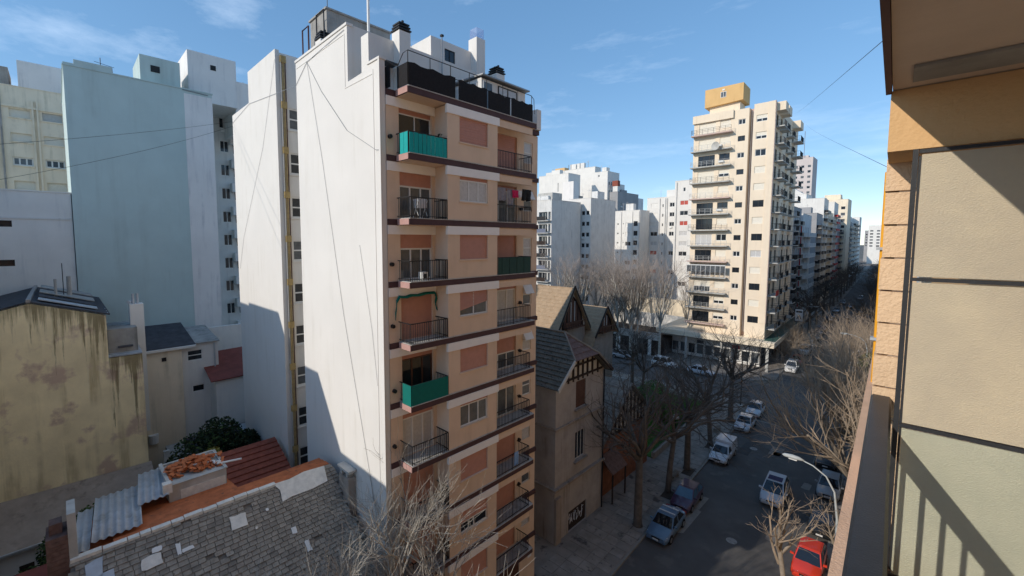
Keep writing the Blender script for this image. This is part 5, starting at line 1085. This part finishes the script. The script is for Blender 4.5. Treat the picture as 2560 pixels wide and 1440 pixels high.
# ============================================================= vehicles (front looks along -y)
def ring(y, hw, z0, z1, sh=.09):
    return [(-hw * .86, y, z0), (-hw * .99, y, z0 + .12), (-hw, y, z0 + (z1 - z0) * .55), (-hw * .965, y, z1 - sh), (-hw * .85, y, z1 - .015), (0, y, z1 + .02), (hw * .85, y, z1 - .015), (hw * .965, y, z1 - sh), (hw, y, z0 + (z1 - z0) * .55), (hw * .99, y, z0 + .12), (hw * .86, y, z0)]
CARS = {}
def car(kind, paint, glass='car_glass', roofbars=False):
    key = (kind, paint, glass)
    S = dict(
        sedan=dict(L=4.25, w=.84, st=[(0, .62, .34, .60), (.12, .76, .26, .66), (.6, .83, .2, .76), (1.35, .84, .2, .88), (2.4, .84, .2, .92), (3.5, .83, .2, .93), (4.05, .78, .24, .90), (4.25, .66, .36, .84)], cab=(1.15, 1.85, 3.05, 3.75, 1.40), sp=.5, wheels=(.82, 3.4)),
        hatch=dict(L=3.8, w=.82, st=[(0, .62, .32, .58), (.12, .75, .25, .66), (.55, .81, .2, .78), (1.15, .82, .2, .9), (2.4, .82, .2, .95), (3.4, .81, .2, .95), (3.72, .77, .25, .9), (3.8, .7, .34, .8)], cab=(.98, 1.65, 3.15, 3.7, 1.44), sp=.5, wheels=(.75, 3.1)),
        mpv=dict(L=4.15, w=.86, st=[(0, .66, .32, .62), (.12, .79, .25, .72), (.5, .85, .2, .88), (1.0, .86, .2, 1.0), (2.6, .86, .2, 1.04), (3.7, .85, .2, 1.02), (4.08, .8, .25, .95), (4.15, .74, .34, .85)], cab=(.78, 1.7, 3.45, 4.0, 1.62), sp=.52, wheels=(.78, 3.4)),
        pickup=dict(L=4.4, w=.84, st=[(0, .66, .36, .68), (.1, .78, .28, .74), (.5, .83, .24, .84), (1.2, .84, .24, .93), (2.0, .84, .24, .98), (2.3, .84, .24, 1.0), (4.3, .84, .28, 1.0), (4.4, .82, .32, .96)], cab=(1.0, 1.6, 2.2, 2.32, 1.48), sp=.99, wheels=(.8, 3.45)),
        suv=dict(L=4.1, w=.85, st=[(0, .74, .38, .85), (.1, .82, .3, .92), (.6, .85, .28, 1.0), (1.2, .85, .28, 1.05), (3.9, .85, .28, 1.08), (4.1, .82, .38, 1.0)], cab=(1.05, 1.45, 3.7, 3.95, 1.75), sp=.5, wheels=(.75, 3.3)))[kind]
    t_ = thing('parked_car', 'x', 'car'); L2 = S['L'] / 2; P_ = 'paint_' + paint
    m = MB(); m.smooth = True; rs = [ring(y - L2, hw, z0, z1) for y, hw, z0, z1 in S['st']]; n = len(rs[0])
    for r in rs: m.v += r
    for i in range(len(rs) - 1):
        for j in range(n): a = i * n + j; b_ = i * n + (j + 1) % n; m._f((a, b_, b_ + n, a + n))
    m.smooth = False; m._f(tuple(range(n))[::1]); m._f(tuple((len(rs) - 1) * n + j for j in range(n))[::-1]); m.build('body', P_, t_)
    bf, rf, rr, br, zr = S['cab']; zb = .93 if kind != 'suv' else 1.06; zb = 1.02 if kind == 'mpv' else zb; zb = .98 if kind == 'pickup' else zb
    zb -= .03; w0 = S['w'] * .93; w1 = S['w'] * .74; bf, rf, rr, br = bf - L2, rf - L2, rr - L2, br - L2
    zf_ = zb - .06
    q = [(-w0, bf, zf_), (w0, bf, zf_), (w0, br, zb), (-w0, br, zb), (-w1, rf, zr), (w1, rf, zr), (w1, rr, zr), (-w1, rr, zr)]; cb = MB().hexa(q)
    cb.box(-w1 * .9, w1 * .9, rf + .12, rr - .08, zr - .005, zr + .03); cb.build('cabin', P_, t_)
    def pane(name, c, mi=.1, off=.012, top=.06):
        c = [vec(x) for x in c]; nn = (c[1] - c[0]).cross(c[3] - c[0]).normalized(); cen = sum(c, Vector()) / 4
        if nn.dot(cen - Vector((0, 0, .9))) < 0: nn = -nn
        g_ = [cen + (x - cen) * (1 - mi) + nn * off for x in c]; return MB().quad(*g_).build(name, glass, t_)
    pane('windshield', (q[0], q[1], q[5], q[4]), .1); pane('rear_window', (q[2], q[3], q[7], q[6]), .16)
    for s in (0, 1):
        a, b_, c, d = (q[1], q[2], q[6], q[5]) if s else (q[0], q[3], q[7], q[4]); f = S['sp']
        lr = lambda p, r, t: tuple(vec(p).lerp(vec(r), t))
        if f < .9:
            pane('side_window', (a, lr(a, b_, f), lr(d, c, f), d), .16); pane('side_window', (lr(a, b_, f), b_, c, lr(d, c, f)), .16)
        else: pane('side_window', (a, b_, c, d), .16)
    if kind == 'pickup':
        MB().hexa([(-.8, 2.28 - L2, .95), (.8, 2.28 - L2, .95), (.8, 4.36 - L2, .95), (-.8, 4.36 - L2, .95), (-.76, 2.32 - L2, 1.72), (.76, 2.32 - L2, 1.72), (.76, 4.33 - L2, 1.7), (-.76, 4.33 - L2, 1.7)]).build('cargo_box', 'paint_white', t_)
    if kind == 'mpv': MB().hexa([(-w1 * .8, rf + .1, zr + .032), (w1 * .8, rf + .1, zr + .032), (w1 * .8, rf + .95, zr + .032), (-w1 * .8, rf + .95, zr + .032), (-w1 * .8, rf + .1, zr + .045), (w1 * .8, rf + .1, zr + .045), (w1 * .8, rf + .95, zr + .045), (-w1 * .8, rf + .95, zr + .045)]).build('glass_roof', 'interior', t_)
    if roofbars:
        for y in (rf + .35, rr - .15): MB().box(-w1 * .95, w1 * .95, y - .05, y + .05, zr + .05, zr + .09).build('roof_bar', 'plate', t_)
    hw = S['w']; zl = S['st'][1][3] - .08
    for s in (-1, 1):
        MB().hexa([(s * hw * .42, -L2 + .04, zl - .1), (s * hw * .88, -L2 + .22, zl - .1), (s * hw * .88, -L2 + .3, zl - .1), (s * hw * .42, -L2 + .2, zl - .1), (s * hw * .45, -L2 + .07, zl + .06), (s * hw * .87, -L2 + .3, zl + .08), (s * hw * .86, -L2 + .4, zl + .08), (s * hw * .45, -L2 + .2, zl + .06)]).build('headlight', 'lamp_clear', t_)
        MB().box(s * hw * .6, s * hw * .9, L2 - .16, L2 - .02, .66, .86).build('taillight', 'lamp_red', t_)
        MB().hexa([(s * hw * .95, bf + .3, zb - .02), (s * (hw + .17), bf + .3, zb), (s * (hw + .17), bf + .4, zb), (s * hw * .95, bf + .4, zb - .02), (s * hw * .95, bf + .3, zb + .1), (s * (hw + .17), bf + .3, zb + .13), (s * (hw + .17), bf + .4, zb + .13), (s * hw * .95, bf + .4, zb + .1)]).build('mirror', P_, t_)
        for y in S['wheels']:
            wl = MB().cyl((s * (hw - .2), 0, 0), (s * (hw + .01), 0, 0), .30, k=18).build('wheel', 'tyre', t_, (0, y - L2, .30)); MB().cyl((s * (hw - .02), 0, 0), (s * (hw + .018), 0, 0), .19, k=14).build('rim', 'rim', wl)
            MB().cyl((s * (hw - .25), 0, .02), (s * (hw + .004), 0, .02), .345, k=18).build('wheel_arch', 'car_trim', t_, (0, y - L2, .31))
    MB().box(-hw * .36, hw * .36, -L2 - .008, -L2 + .1, zl - .14, zl - .02).build('grille', 'car_trim', t_)
    MB().hexa([(-hw * .8, -L2 + .03, .24), (hw * .8, -L2 + .03, .24), (hw * .9, -L2 + .3, .24), (-hw * .9, -L2 + .3, .24), (-hw * .78, -L2 - .03, .42), (hw * .78, -L2 - .03, .42), (hw * .93, -L2 + .28, .44), (-hw * .93, -L2 + .28, .44)]).build('bumper', P_ if kind != 'pickup' else 'car_trim', t_)
    MB().box(-.2, .2, -L2 - .05, -L2 - .032, .36, .47).build('licence_plate', 'plate', t_)
    MB().hexa([(-hw * .8, L2 - .3, .24), (hw * .8, L2 - .3, .24), (hw * .78, L2 - .03, .24), (-hw * .78, L2 - .03, .24), (-hw * .9, L2 - .3, .46), (hw * .9, L2 - .3, .46), (hw * .78, L2 + .03, .46), (-hw * .78, L2 + .03, .46)]).build('rear_bumper', P_, t_)
    return t_
def place(c, label, x, y, rz=ST, name=None, group=None, first=[]):
    if c.as_pointer() in first: c = copy_tree(c)
    else: first.append(c.as_pointer())
    c.location = (x, y, .006); c.rotation_euler = (0, 0, rz); c['label'] = label
    if name: c.name = name
    if group: c['group'] = group
    return c
GL = 'cars parked along the kerb'
place(car('sedan', 'blue', roofbars=True), 'steel blue sedan with roof bars parked at the kerb by the stone house', -12.5, 32.2, group=GL)
place(car('hatch', 'maroon', 'car_glass_blue'), 'dark purple hatchback parked behind the steel blue sedan', -12.75, 37.0, group=GL)
pk = place(car('pickup', 'white'), 'small white pickup with box canopy parked by the garden', -13.05, 47.6, group=GL, name='parked_pickup'); pk['category'] = 'pickup'
sv = car('sedan', 'silver'); place(sv, 'silver sedan parked between the white pickup and the last parked car', -13.5, 57.4, group=GL); place(sv, 'silver sedan parked last before the crossing', -13.75, 63.2, group=GL)
place(car('mpv', 'silver'), 'silver people carrier with glass roof driving down the street', -7.7, 43.2, R(3), name='moving_car')
place(car('hatch', 'black'), 'black hatchback with white headlights parked behind the red car', -4.15, 41.1, R(1), group=GL)
place(car('hatch', 'red'), 'bright red car parked in the sunlit patch', -4.15, 35.3, R(1), group=GL)
gy = car('hatch', 'grey'); place(gy, 'grey car parked under the bare tree beyond the black hatchback', -4.5, 47.6, group=GL)
wv = car('suv', 'bright'); place(wv, 'white van at the corner of the cross street', SX(-12.0, 87), 88.5, name='parked_van')['category'] = 'van'
rd = car('hatch', 'red'); place(rd, 'red car parked behind the white corner van', SX(-12.0, 94), 94.6, group=GL)
place(wv, 'white off roader parked beyond the red car, first of two', SX(-12.0, 103), 104, group=GL); place(wv, 'white off roader parked beyond the red car, second of two', SX(-12.0, 109), 109.6, group=GL)
dk = car('sedan', 'dark'); place(dk, 'dark sedan waiting in the shade by the sign pole', SX(-11.8, 121), 121, group=GL)
for x, y, l_ in ((-12, 128, 'dark car parked in the shade past the dark sedan'), (-12, 134, 'dark car parked below the pipe ribbed block'), (-12, 151, 'dark car beside the red panelled block'), (-12, 158, 'dark car past the red panelled block'), (-9.5, 186, 'dark car driving far down the street')): place(dk, l_, SX(x, y), y, group=GL)
for x, y, l_ in ((-12, 172, 'grey car far along the left kerb'), (-12, 196, 'grey car parked far down by the white block'), (-8, 215, 'grey car far off on the road')): place(gy, l_, SX(x, y), y, group=GL)
for x, y, c_, l_ in ((-4.2, 96, sv, 'silver car on the right kerb, first of the sunlit row'), (-4.2, 101.5, wv, 'white car on the right kerb in the sunlit row'), (-4.2, 107, sv, 'silver car on the right kerb, last of the sunlit row'), (-4.2, 82, dk, 'dark car on the right kerb below the bare trees'), (-4.3, 54, dk, 'dark car on the right kerb under the spreading tree')): place(c_, l_, SX(x, y), y, group=GL)
for x, y, c_, l_ in ((-47, 74.8, sv, 'silver car parked along the cross street by the trees'), (-38.5, 75.3, gy, 'grey car parked along the cross street opposite the garden'), (-30.5, 75.3, wv, 'white van parked in front of the shops on the cross street'), (-24.5, 75.4, sv, 'silver car parked in front of the shops on the cross street'), (-52.5, 75.2, dk, 'dark car parked deep in the cross street')): place(c_, l_, x, y, R(90), group='cars on the cross street')
# motorcycle far down the road
mc = thing('motorcycle', 'small dark motorcycle with rider far down the road', 'motorcycle', (SX(-8.2, 150), 150, 0), ST)
for y in (-.6, .6): MB().cyl((-.05, y, .3), (.05, y, .3), .3, k=14).build('wheel', 'tyre', mc)
MB().hexa([(-.12, -.5, .45), (.12, -.5, .45), (.12, .6, .45), (-.12, .6, .45), (-.12, -.4, .85), (.12, -.4, .85), (.12, .7, .8), (-.12, .7, .8)]).build('frame_body', 'paint_dark', mc); MB().tube([(-.35, -.35, 1.05), (0, -.42, 1.0), (.35, -.35, 1.05)], .025, 5).build('handlebar', 'black_iron', mc)
rp = thing('person', 'rider in dark clothes with pale helmet seated on the motorcycle', 'person', (SX(-8.2, 150), 150.15, 0), ST)
vb = [((0, .15, .86), .17), ((0, .1, 1.1), .17), ((0, .02, 1.38), .19), ((0, -.02, 1.52), .07), ((0, -.04, 1.68), .12), ((.2, 0, 1.42), .08), ((.3, -.25, 1.22), .06), ((.3, -.5, 1.1), .05), ((-.2, 0, 1.42), .08), ((-.3, -.25, 1.22), .06), ((-.3, -.5, 1.1), .05), ((.17, -.25, .85), .09), ((.19, -.15, .4), .06), ((-.17, -.25, .85), .09), ((-.19, -.15, .4), .06)]
me = bpy.data.meshes.new('body'); me.from_pydata([v for v, r in vb], [(0, 1), (1, 2), (2, 3), (3, 4), (2, 5), (5, 6), (6, 7), (2, 8), (8, 9), (9, 10), (0, 11), (11, 12), (0, 13), (13, 14)], []); me.materials.append(MATS['fabric_black'])
o = obj('body', me, rp); o.modifiers.new('skin', 'SKIN'); 
for i, (v, r) in enumerate(vb): me.skin_vertices[0].data[i].radius = (r, r)
me.skin_vertices[0].data[0].use_root = True; o.modifiers.new('sub', 'SUBSURF').levels = 1
hm = MB(); hm.smooth = True; hm.tube([(0, -.04, 1.58), (0, -.04, 1.64), (0, -.04, 1.74), (0, -.04, 1.82), (0, -.04, 1.86)], [.1, .145, .155, .1, .03], 12); hm.build('helmet', 'white_paint', rp)

# ============================================================= trees
def bare(seed, H, trunk_h, r0, limbs, spread, levels, nb, rough=.16, up=.10, twig=.010, lean=(0, 0), seglen=None, shrink=.62, droop=0.):
    """bare tree: returns (trunk MB, branch MB, twig MB)"""
    r = random.Random(seed); A, Bm, C = MB(), MB(), MB(); A.smooth = True
    def grow(p, d, L_, rad, lev):
        n = 4 if lev < 2 else 3; pts = [p]; rs = [rad]; d = d.normalized()
        end = max(twig * .6, rad * (.45 if lev < levels else .35))
        for i in range(n):
            d = (d + Vector((r.uniform(-1, 1), r.uniform(-1, 1), r.uniform(-1, 1))) * rough + Vector((0, 0, up - (droop if lev >= levels - 1 else 0)))).normalized()
            p = p + d * L_ / n; pts.append(p); rs.append(rad + (end - rad) * (i + 1) / n)
        (A if rad > .07 else Bm if rad > .022 else C).tube(pts, rs, 7 if rad > .07 else 5 if rad > .022 else 3, rad > .07)
        if lev >= levels: return
        k = nb[min(lev, len(nb) - 1)]
        for j in range(k):
            t_ = .25 + .75 * (j + r.random() * .8) / k; t_ = min(t_, 1.0); f = t_ * n; i = min(n - 1, int(f)); q = pts[i].lerp(pts[i + 1], f - i)
            ax = Vector((r.gauss(0, 1), r.gauss(0, 1), r.gauss(0, .6))); ax = (ax - d * ax.dot(d)).normalized(); ang = r.uniform(.35, .85)
            nd = d * math.cos(ang) + ax * math.sin(ang); grow(q, nd, L_ * shrink * r.uniform(.75, 1.2), max(twig, rs[i] * r.uniform(.42, .62)), lev + 1)
    # trunk
    pts = [Vector((0, 0, -.1)), Vector((lean[0] * .3, lean[1] * .3, trunk_h * .5)), Vector((lean[0], lean[1], trunk_h))]
    A.tube([pts[0], pts[0] + Vector((0, 0, .4)), pts[1], pts[2]], [r0 * 1.5, r0 * 1.1, r0, r0 * .85], 9)
    for j in range(limbs):
        a = 2 * math.pi * (j + r.uniform(-.3, .3)) / limbs; s = spread * r.uniform(.7, 1.25); b0 = pts[2] - Vector((0, 0, r.uniform(0, .35) * trunk_h * .5))
        grow(b0, Vector((math.cos(a) * s, math.sin(a) * s, 1)), (H - trunk_h) * r.uniform(.5, .72), r0 * r.uniform(.5, .68), 1)
    if True: grow(pts[2], Vector((.05, .05, 1)), (H - trunk_h) * .6, r0 * .7, 1)
    return A, Bm, C
def tree(name, label, parts, mats, loc, rz=0, group=None, scale=1.0):
    t_ = thing(name, label, 'tree', loc, rz, group); A, Bm, C = parts
    A.build('trunk', mats[0], t_); Bm.build('limbs', mats[1], t_); C.build('twigs', mats[2], t_)['kind'] = 'stuff'; t_.scale = (scale,) * 3; return t_
def again(t_, label, loc, rz, scale, group=None):
    c = copy_tree(t_); c.location = loc; c.rotation_euler = (0, 0, rz); c.scale = (scale,) * 3; c['label'] = label
    if group: c['group'] = group
    return c
GT = 'bare street trees'
# big pale-twigged tree before the white building
tree('bare_tree', 'big bare tree with pale curling twigs before the tan building', bare(21, 11.9, 5.6, .2, 7, 1.2, 4, (6, 6, 6), .28, .12, .0085, shrink=.66), ('bark_grey', 'twig_light', 'twig_light'), (-13.75, 9.4, .1), R(20), GT)
tree('bare_tree', 'smaller bare tree with dense twigs over the slate roof eave', bare(22, 10.2, 5.8, .13, 6, 1.3, 4, (5, 5, 5), .28, .1, .008, shrink=.62), ('bark_grey', 'twig_light', 'twig_light'), (-14.3, 5.2, .1), R(70), GT)
# dark pavement trees on the left
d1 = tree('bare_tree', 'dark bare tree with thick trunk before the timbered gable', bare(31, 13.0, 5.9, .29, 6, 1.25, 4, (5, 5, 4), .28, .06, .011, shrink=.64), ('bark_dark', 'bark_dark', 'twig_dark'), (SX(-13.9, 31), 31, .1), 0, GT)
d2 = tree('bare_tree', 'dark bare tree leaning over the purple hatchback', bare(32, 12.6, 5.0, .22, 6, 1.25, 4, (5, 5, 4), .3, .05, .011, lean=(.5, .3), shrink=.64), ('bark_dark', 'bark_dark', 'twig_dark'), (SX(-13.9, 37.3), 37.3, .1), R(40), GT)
again(d1, 'dark bare tree by the low garden wall, before the pickup', (SX(-14.0, 42.4), 42.4, .1), R(100), .92, GT)
again(d2, 'dark bare tree beside the white pickup', (SX(-13.9, 49.5), 49.5, .1), R(170), 1.02, GT)
again(d1, 'dark bare tree by the silver sedans', (SX(-14.0, 58), 58, .1), R(230), .95, GT)
again(d2, 'dark bare tree inside the corner garden', (-26, 57, .1), R(280), .9, GT)
again(d1, 'dark bare tree in the garden near the cross street', (-29, 60, .1), R(30), .86, GT)
again(d2, 'dark bare tree behind the second timbered gable', (-33, 50, .1), R(130), .95, GT)
again(d1, 'dark bare tree at the kerb of the cross street', (-36, 63.6, .1), R(330), .8, GT)
# sunlit trees on the right pavement
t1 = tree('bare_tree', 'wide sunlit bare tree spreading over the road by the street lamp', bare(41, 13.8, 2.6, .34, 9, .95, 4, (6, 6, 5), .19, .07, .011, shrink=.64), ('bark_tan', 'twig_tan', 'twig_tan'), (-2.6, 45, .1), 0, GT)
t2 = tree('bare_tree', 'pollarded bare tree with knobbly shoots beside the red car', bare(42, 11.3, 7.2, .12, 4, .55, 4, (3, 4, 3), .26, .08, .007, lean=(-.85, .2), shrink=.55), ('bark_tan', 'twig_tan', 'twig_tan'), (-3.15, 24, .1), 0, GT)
again(t2, 'thin bare tree beside the street lamp', (-2.7, 30.5, .1), R(140), .72, GT)
again(t1, 'bare tree at the right kerb before the crossing', (SX(-2.5, 55), 55, .1), R(100), .9, GT)
again(t1, 'bare tree on the far right corner of the crossing', (SX(-2.4, 63), 63, .1), R(200), .75, GT)
again(t1, 'bare tree on the right past the cross street', (SX(-2.6, 83), 83, .1), R(300), .8, GT)
again(t1, 'bare tree on the right by the sunlit parked cars', (SX(-2.6, 93), 93, .1), R(20), .75, GT)
again(t1, 'bare tree at the canopy corner of the cream tower', (SX(-13.9, 93), 93, .1), R(60), .5, GT)
again(t1, 'bare tree under the green canopy edge', (SX(-13.9, 100), 100, .1), R(160), .55, GT)
for k in range(14):
    y = 112 + 15 * k; again(d1 if k % 2 else d2, 'dark bare tree on the left kerb far down the street', (SX(-13.9, y), y, .1), k * 1.3, .95, 'far trees on the left kerb')
    again(d2 if k % 2 else d1, 'dark bare tree on the right kerb far down the street', (SX(-2.4, y + 8), y + 8, .1), k * 1.7, 1.0, 'far trees on the right kerb')
# tall grove across the cross street
p1 = tree('bare_tree', 'tall slender bare tree in the grove across the cross street', bare(51, 17.5, 5.0, .2, 6, .36, 4, (5, 4, 4), .15, .1, .010, shrink=.6), ('twig_light', 'bark_grey', 'twig_red'), (-42, 82.6, .1), 0, 'grove of slender bare trees')
p2 = tree('bare_tree', 'tall slender bare tree in the grove across the cross street', bare(52, 18.5, 6.0, .19, 6, .32, 4, (5, 4, 4), .16, .1, .010, shrink=.6), ('twig_light', 'bark_grey', 'twig_red'), (-39, 79.4, .1), 0, 'grove of slender bare trees')
q = random.Random(9)
for k in range(13):
    x = -59 + k * 2.2 + q.uniform(-.8, .8); y = q.choice((79.0, 79.6, 94.5, 97)) + q.uniform(-.4, .4)
    again(p1 if k % 2 else p2, 'tall slender bare tree in the grove across the cross street', (x, y, .1), q.uniform(0, 6), q.uniform(.9, 1.2), 'grove of slender bare trees')
# evergreens in the yards
def foliage(name, label, loc, clumps, n, mat, size, cat='bush', seed=1, trunk=None, mat2=None):
    r = random.Random(seed); t_ = thing(name, label, cat, loc); ms = [MB(), MB()]
    for _ in range(n):
        cx, cy, cz, rx_, rz_ = r.choice(clumps)
        while True:
            v = Vector((r.uniform(-1, 1), r.uniform(-1, 1), r.uniform(-1, 1)))
            if .35 < v.length < 1: break
        p = Vector((cx + v.x * rx_, cy + v.y * rx_, cz + v.z * rz_)); a = Vector((r.gauss(0, 1), r.gauss(0, 1), r.gauss(0, .5))).normalized() * size * r.uniform(.6, 1.3); b_ = a.orthogonal().normalized() * size * .55; ang = r.uniform(0, 3); b_ = Matrix.Rotation(ang, 3, a.normalized()) @ b_
        ms[0 if r.random() < .75 else 1].quad(p - a, p + b_, p + a, p - b_)
    ms[0].build('crown', mat, t_); ms[1].build('crown', mat2 or mat, t_)
    m = MB()
    for cx, cy, cz, rx_, rz_ in clumps[:5]: m.tube([(cx * .3, cy * .3, 0), (cx * .7, cy * .7, cz * .6), (cx, cy, cz)], [.12, .08, .04], 6)
    m.build('trunk', 'bark_dark', t_); return t_
foliage('evergreen_tree', 'dark dense evergreen in the yard behind the broken tile heap', (-34.5, 6.2, 0.1), [(0, 0, 7.2, 1.7, 1.5), (1.0, -1.2, 6.4, 1.3, 1.2), (-.6, 1.4, 8.0, 1.5, 1.2), (.4, 1.0, 6.0, 1.4, 1.3), (-1, -1, 6.0, 1.2, 1.1)], 7000, 'leaf_dark', .13, 'tree', 1, mat2='leaf_mid')
foliage('evergreen_tree', 'dark evergreen against the foot of the tall white rear wall', (-34.0, 8.6, 0.1), [(0, 0, 6.6, 1.5, 1.4), (.6, -1.4, 5.6, 1.3, 1.2), (-.6, .7, 7.0, .85, 1.0), (.9, .1, 5.0, 1.3, 1.2)], 6000, 'leaf_dark', .13, 'tree', 2)
foliage('yucca_plant', 'small yellow green spiky plant behind the tile heap', (-31.2, 6.3, 4.0), [(0, 0, 4.3, .5, .6)], 260, 'leaf_yellow', .22, 'plant', 3)
foliage('hedge_bush', 'bright green ivy mass left of the corrugated sheets', (-30.0, -.6, 0.1), [(0, 0, 6.3, 1.1, 1.2), (.6, -1.2, 5.0, 1.1, 1.2), (-.4, 1.3, 7.0, 1.1, .9), (-.8, 2.3, 7.2, .9, .7)], 6000, 'leaf_mid', .1, 'bush', 4, mat2='leaf_dark')
foliage('hedge_bush', 'low dark green shrubs in the yard beside the dull red roof', (-29, -3.4, 2.5), [(0, 0, 1.2, 1.2, 1.0), (1.0, .8, .8, 1.0, .9), (-1, 1.4, 1.3, 1.0, 1.0), (2.0, -.6, 1.2, 1.0, .9)], 4500, 'leaf_dark', .1, 'bush', 5, mat2='leaf_mid')
foliage('hedge_bush', 'trimmed green hedge at the back of the corner garden', (-22.5, 50, .2), [(0, 0, 1.6, 1.8, 1.6), (2, 2, 1.4, 1.6, 1.4), (-2, -1.5, 1.6, 1.7, 1.6), (2.4, 4.5, 1.3, 1.6, 1.3), (0, 4, 1.5, 1.8, 1.6), (-2, 7, 1.5, 1.8, 1.5), (1, -3.5, 1.3, 1.5, 1.3)], 14000, 'grass_blade', .12, 'bush', 6)
foliage('leafy_tree', 'small yellow green leafy tree beside the yellow gas pipe', (SX(-1.7, 76), 80, .13), [(0, 0, 5.0, 1.8, 1.6), (.6, .8, 3.8, 1.5, 1.4)], 2600, 'leaf_yellow', .16, 'tree', 7, mat2='leaf_mid')

# ============================================================= street furniture, sign, wires
def street_lamp(label, x, y, z, arm, rz=0.):
    t_ = thing('street_lamp', label, 'street lamp', (x, y, .1), rz); m = MB(); m.smooth = True
    m.tube([(0, 0, 0), (0, 0, z * .62), (-.02, 0, z * .78), (-arm * .12, 0, z * .9), (-arm * .35, 0, z * .96), (-arm * .7, 0, z * .99), (-arm, 0, z)], [.08, .065, .055, .042, .036, .032, .03], 10); m.build('pole', 'lamp_metal', t_)
    h = MB(); h.smooth = True; h.tube([(-arm + .1, 0, z), (-arm - .1, 0, z + .03), (-arm - .4, 0, z + .02), (-arm - .75, 0, z), (-arm - .85, 0, z - .01)], [.035, .09, .12, .085, .02], 10); hd = h.build('lamp_head', 'lamp_metal', t_)
    MB().box(-arm - .55, -arm - .2, -.06, .06, z - .12, z - .08).build('lens', 'lamp_clear', hd); MB().cyl((0, 0, 0), (0, 0, .9), .14, .12, 10).build('base', 'lamp_metal', t_)
street_lamp('pale street lamp with curved arm beside the pollarded tree', -2.12, 26.5, 10.9, 1.55, R(-4))
street_lamp('small street lamp past the cross street near the gas pipe', SX(-2.4, 80), 80, 8.8, 2.2)
street_lamp('street lamp arching over the road from the shop canopy', SX(-14.4, 112), 112, 8.4, 2.6, R(180))
sg = thing('street_sign', 'white pole sign with dark triangle mark beside the green canopy', 'sign', (SX(-13.7, 108), 108, .13), ST)
MB().cyl((0, 0, 0), (0, 0, 8.2), .07, k=8).build('pole', 'grey_metal', sg); bd = MB().box(-.75, .75, -.1, .0, 5.4, 8.2).build('panel', 'sign_dark', sg); MB().box(-.65, .65, -.125, -.102, 5.6, 8.05).build('face', 'sign_white', bd)
MB().prism([(-.45, -.13, 6.0), (.45, -.13, 6.0), (0, -.13, 7.0)], (0, -.012, 0)).build('triangle_mark', 'sign_dark', bd); MB().prism([(-.18, -.145, 6.1), (.18, -.145, 6.1), (0, -.145, 6.5)], (0, -.01, 0)).build('triangle_mark', 'sign_white', bd); MB().box(-.5, .5, -.137, -.126, 7.35, 7.7).build('text_bar', 'sign_dark', bd)
po = thing('traffic_post', 'thin dark post with boxed base at the crossing corner', 'post', (SX(-13.9, 62), 62.4, .13)); MB().cyl((0, 0, 0), (0, 0, 6.5), .06, k=8).build('pole', 'black_iron', po); MB().box(-.22, .22, -.22, .22, 0, .7).build('base', 'pale_concrete', po)
gl = thing('garden_lamp', 'short lamp post with domed shade at the garden wall', 'lamp', (SX(-16.6, 46.5), 46.5, .13)); MB().cyl((0, 0, 0), (0, 0, 3.0), .05, k=8).build('post', 'black_iron', gl); dm = MB(); dm.smooth = True; dm.tube([(0, 0, 3.0), (0, 0, 3.1), (0, 0, 3.3), (0, 0, 3.5)], [.34, .36, .24, .06], 14); dm.build('shade', 'pale_concrete', gl)
for k, (y, lab) in enumerate(((53.5, 'slatted timber bench by the silver sedan'), (39.9, 'slatted timber bench behind the purple hatchback'))):
    b_ = thing('bench', lab, 'bench', (SX(-14.3, y), y, .13), ST + R(90))
    for j in range(4): MB().box(-.75, .75, -.24 + j * .12, -.15 + j * .12, .42, .46).build('slat', 'bark_grey', b_)
    for x in (-.6, .6): MB().box(x - .05, x + .05, -.22, .22, 0, .42).build('leg', 'concrete', b_)
def cable(label, a, b_, sag, r):
    a, b_ = vec(a), vec(b_); pts = [a.lerp(b_, k / 14) - Vector((0, 0, sag * 4 * (k / 14) * (1 - k / 14))) for k in range(15)]
    tag(MB().tube(pts, r, 4).build('overhead_cable', 'cable'), label, 'cable', 'overhead cables')
cable('thin overhead cable crossing the blue tower, upper of two', (-38.31, 10.2, 31.55), (-30, -1.8, 26.65), .12, .012); cable('thin overhead cable crossing the blue tower, lower of two', (-38.31, 10.2, 31.2), (-30, -1.95, 25.0), .25, .012)
cable('thin overhead cable rising against the sky from the cream tower', (-15.9, 88, 43.3), (-.18, 3.3, 23.32), .2, .002); cable('thin overhead cable falling from the cream tower to the orange pier', (-14.4, 88, 41.9), (-.18, 4.0, 22.69), .3, .0015)
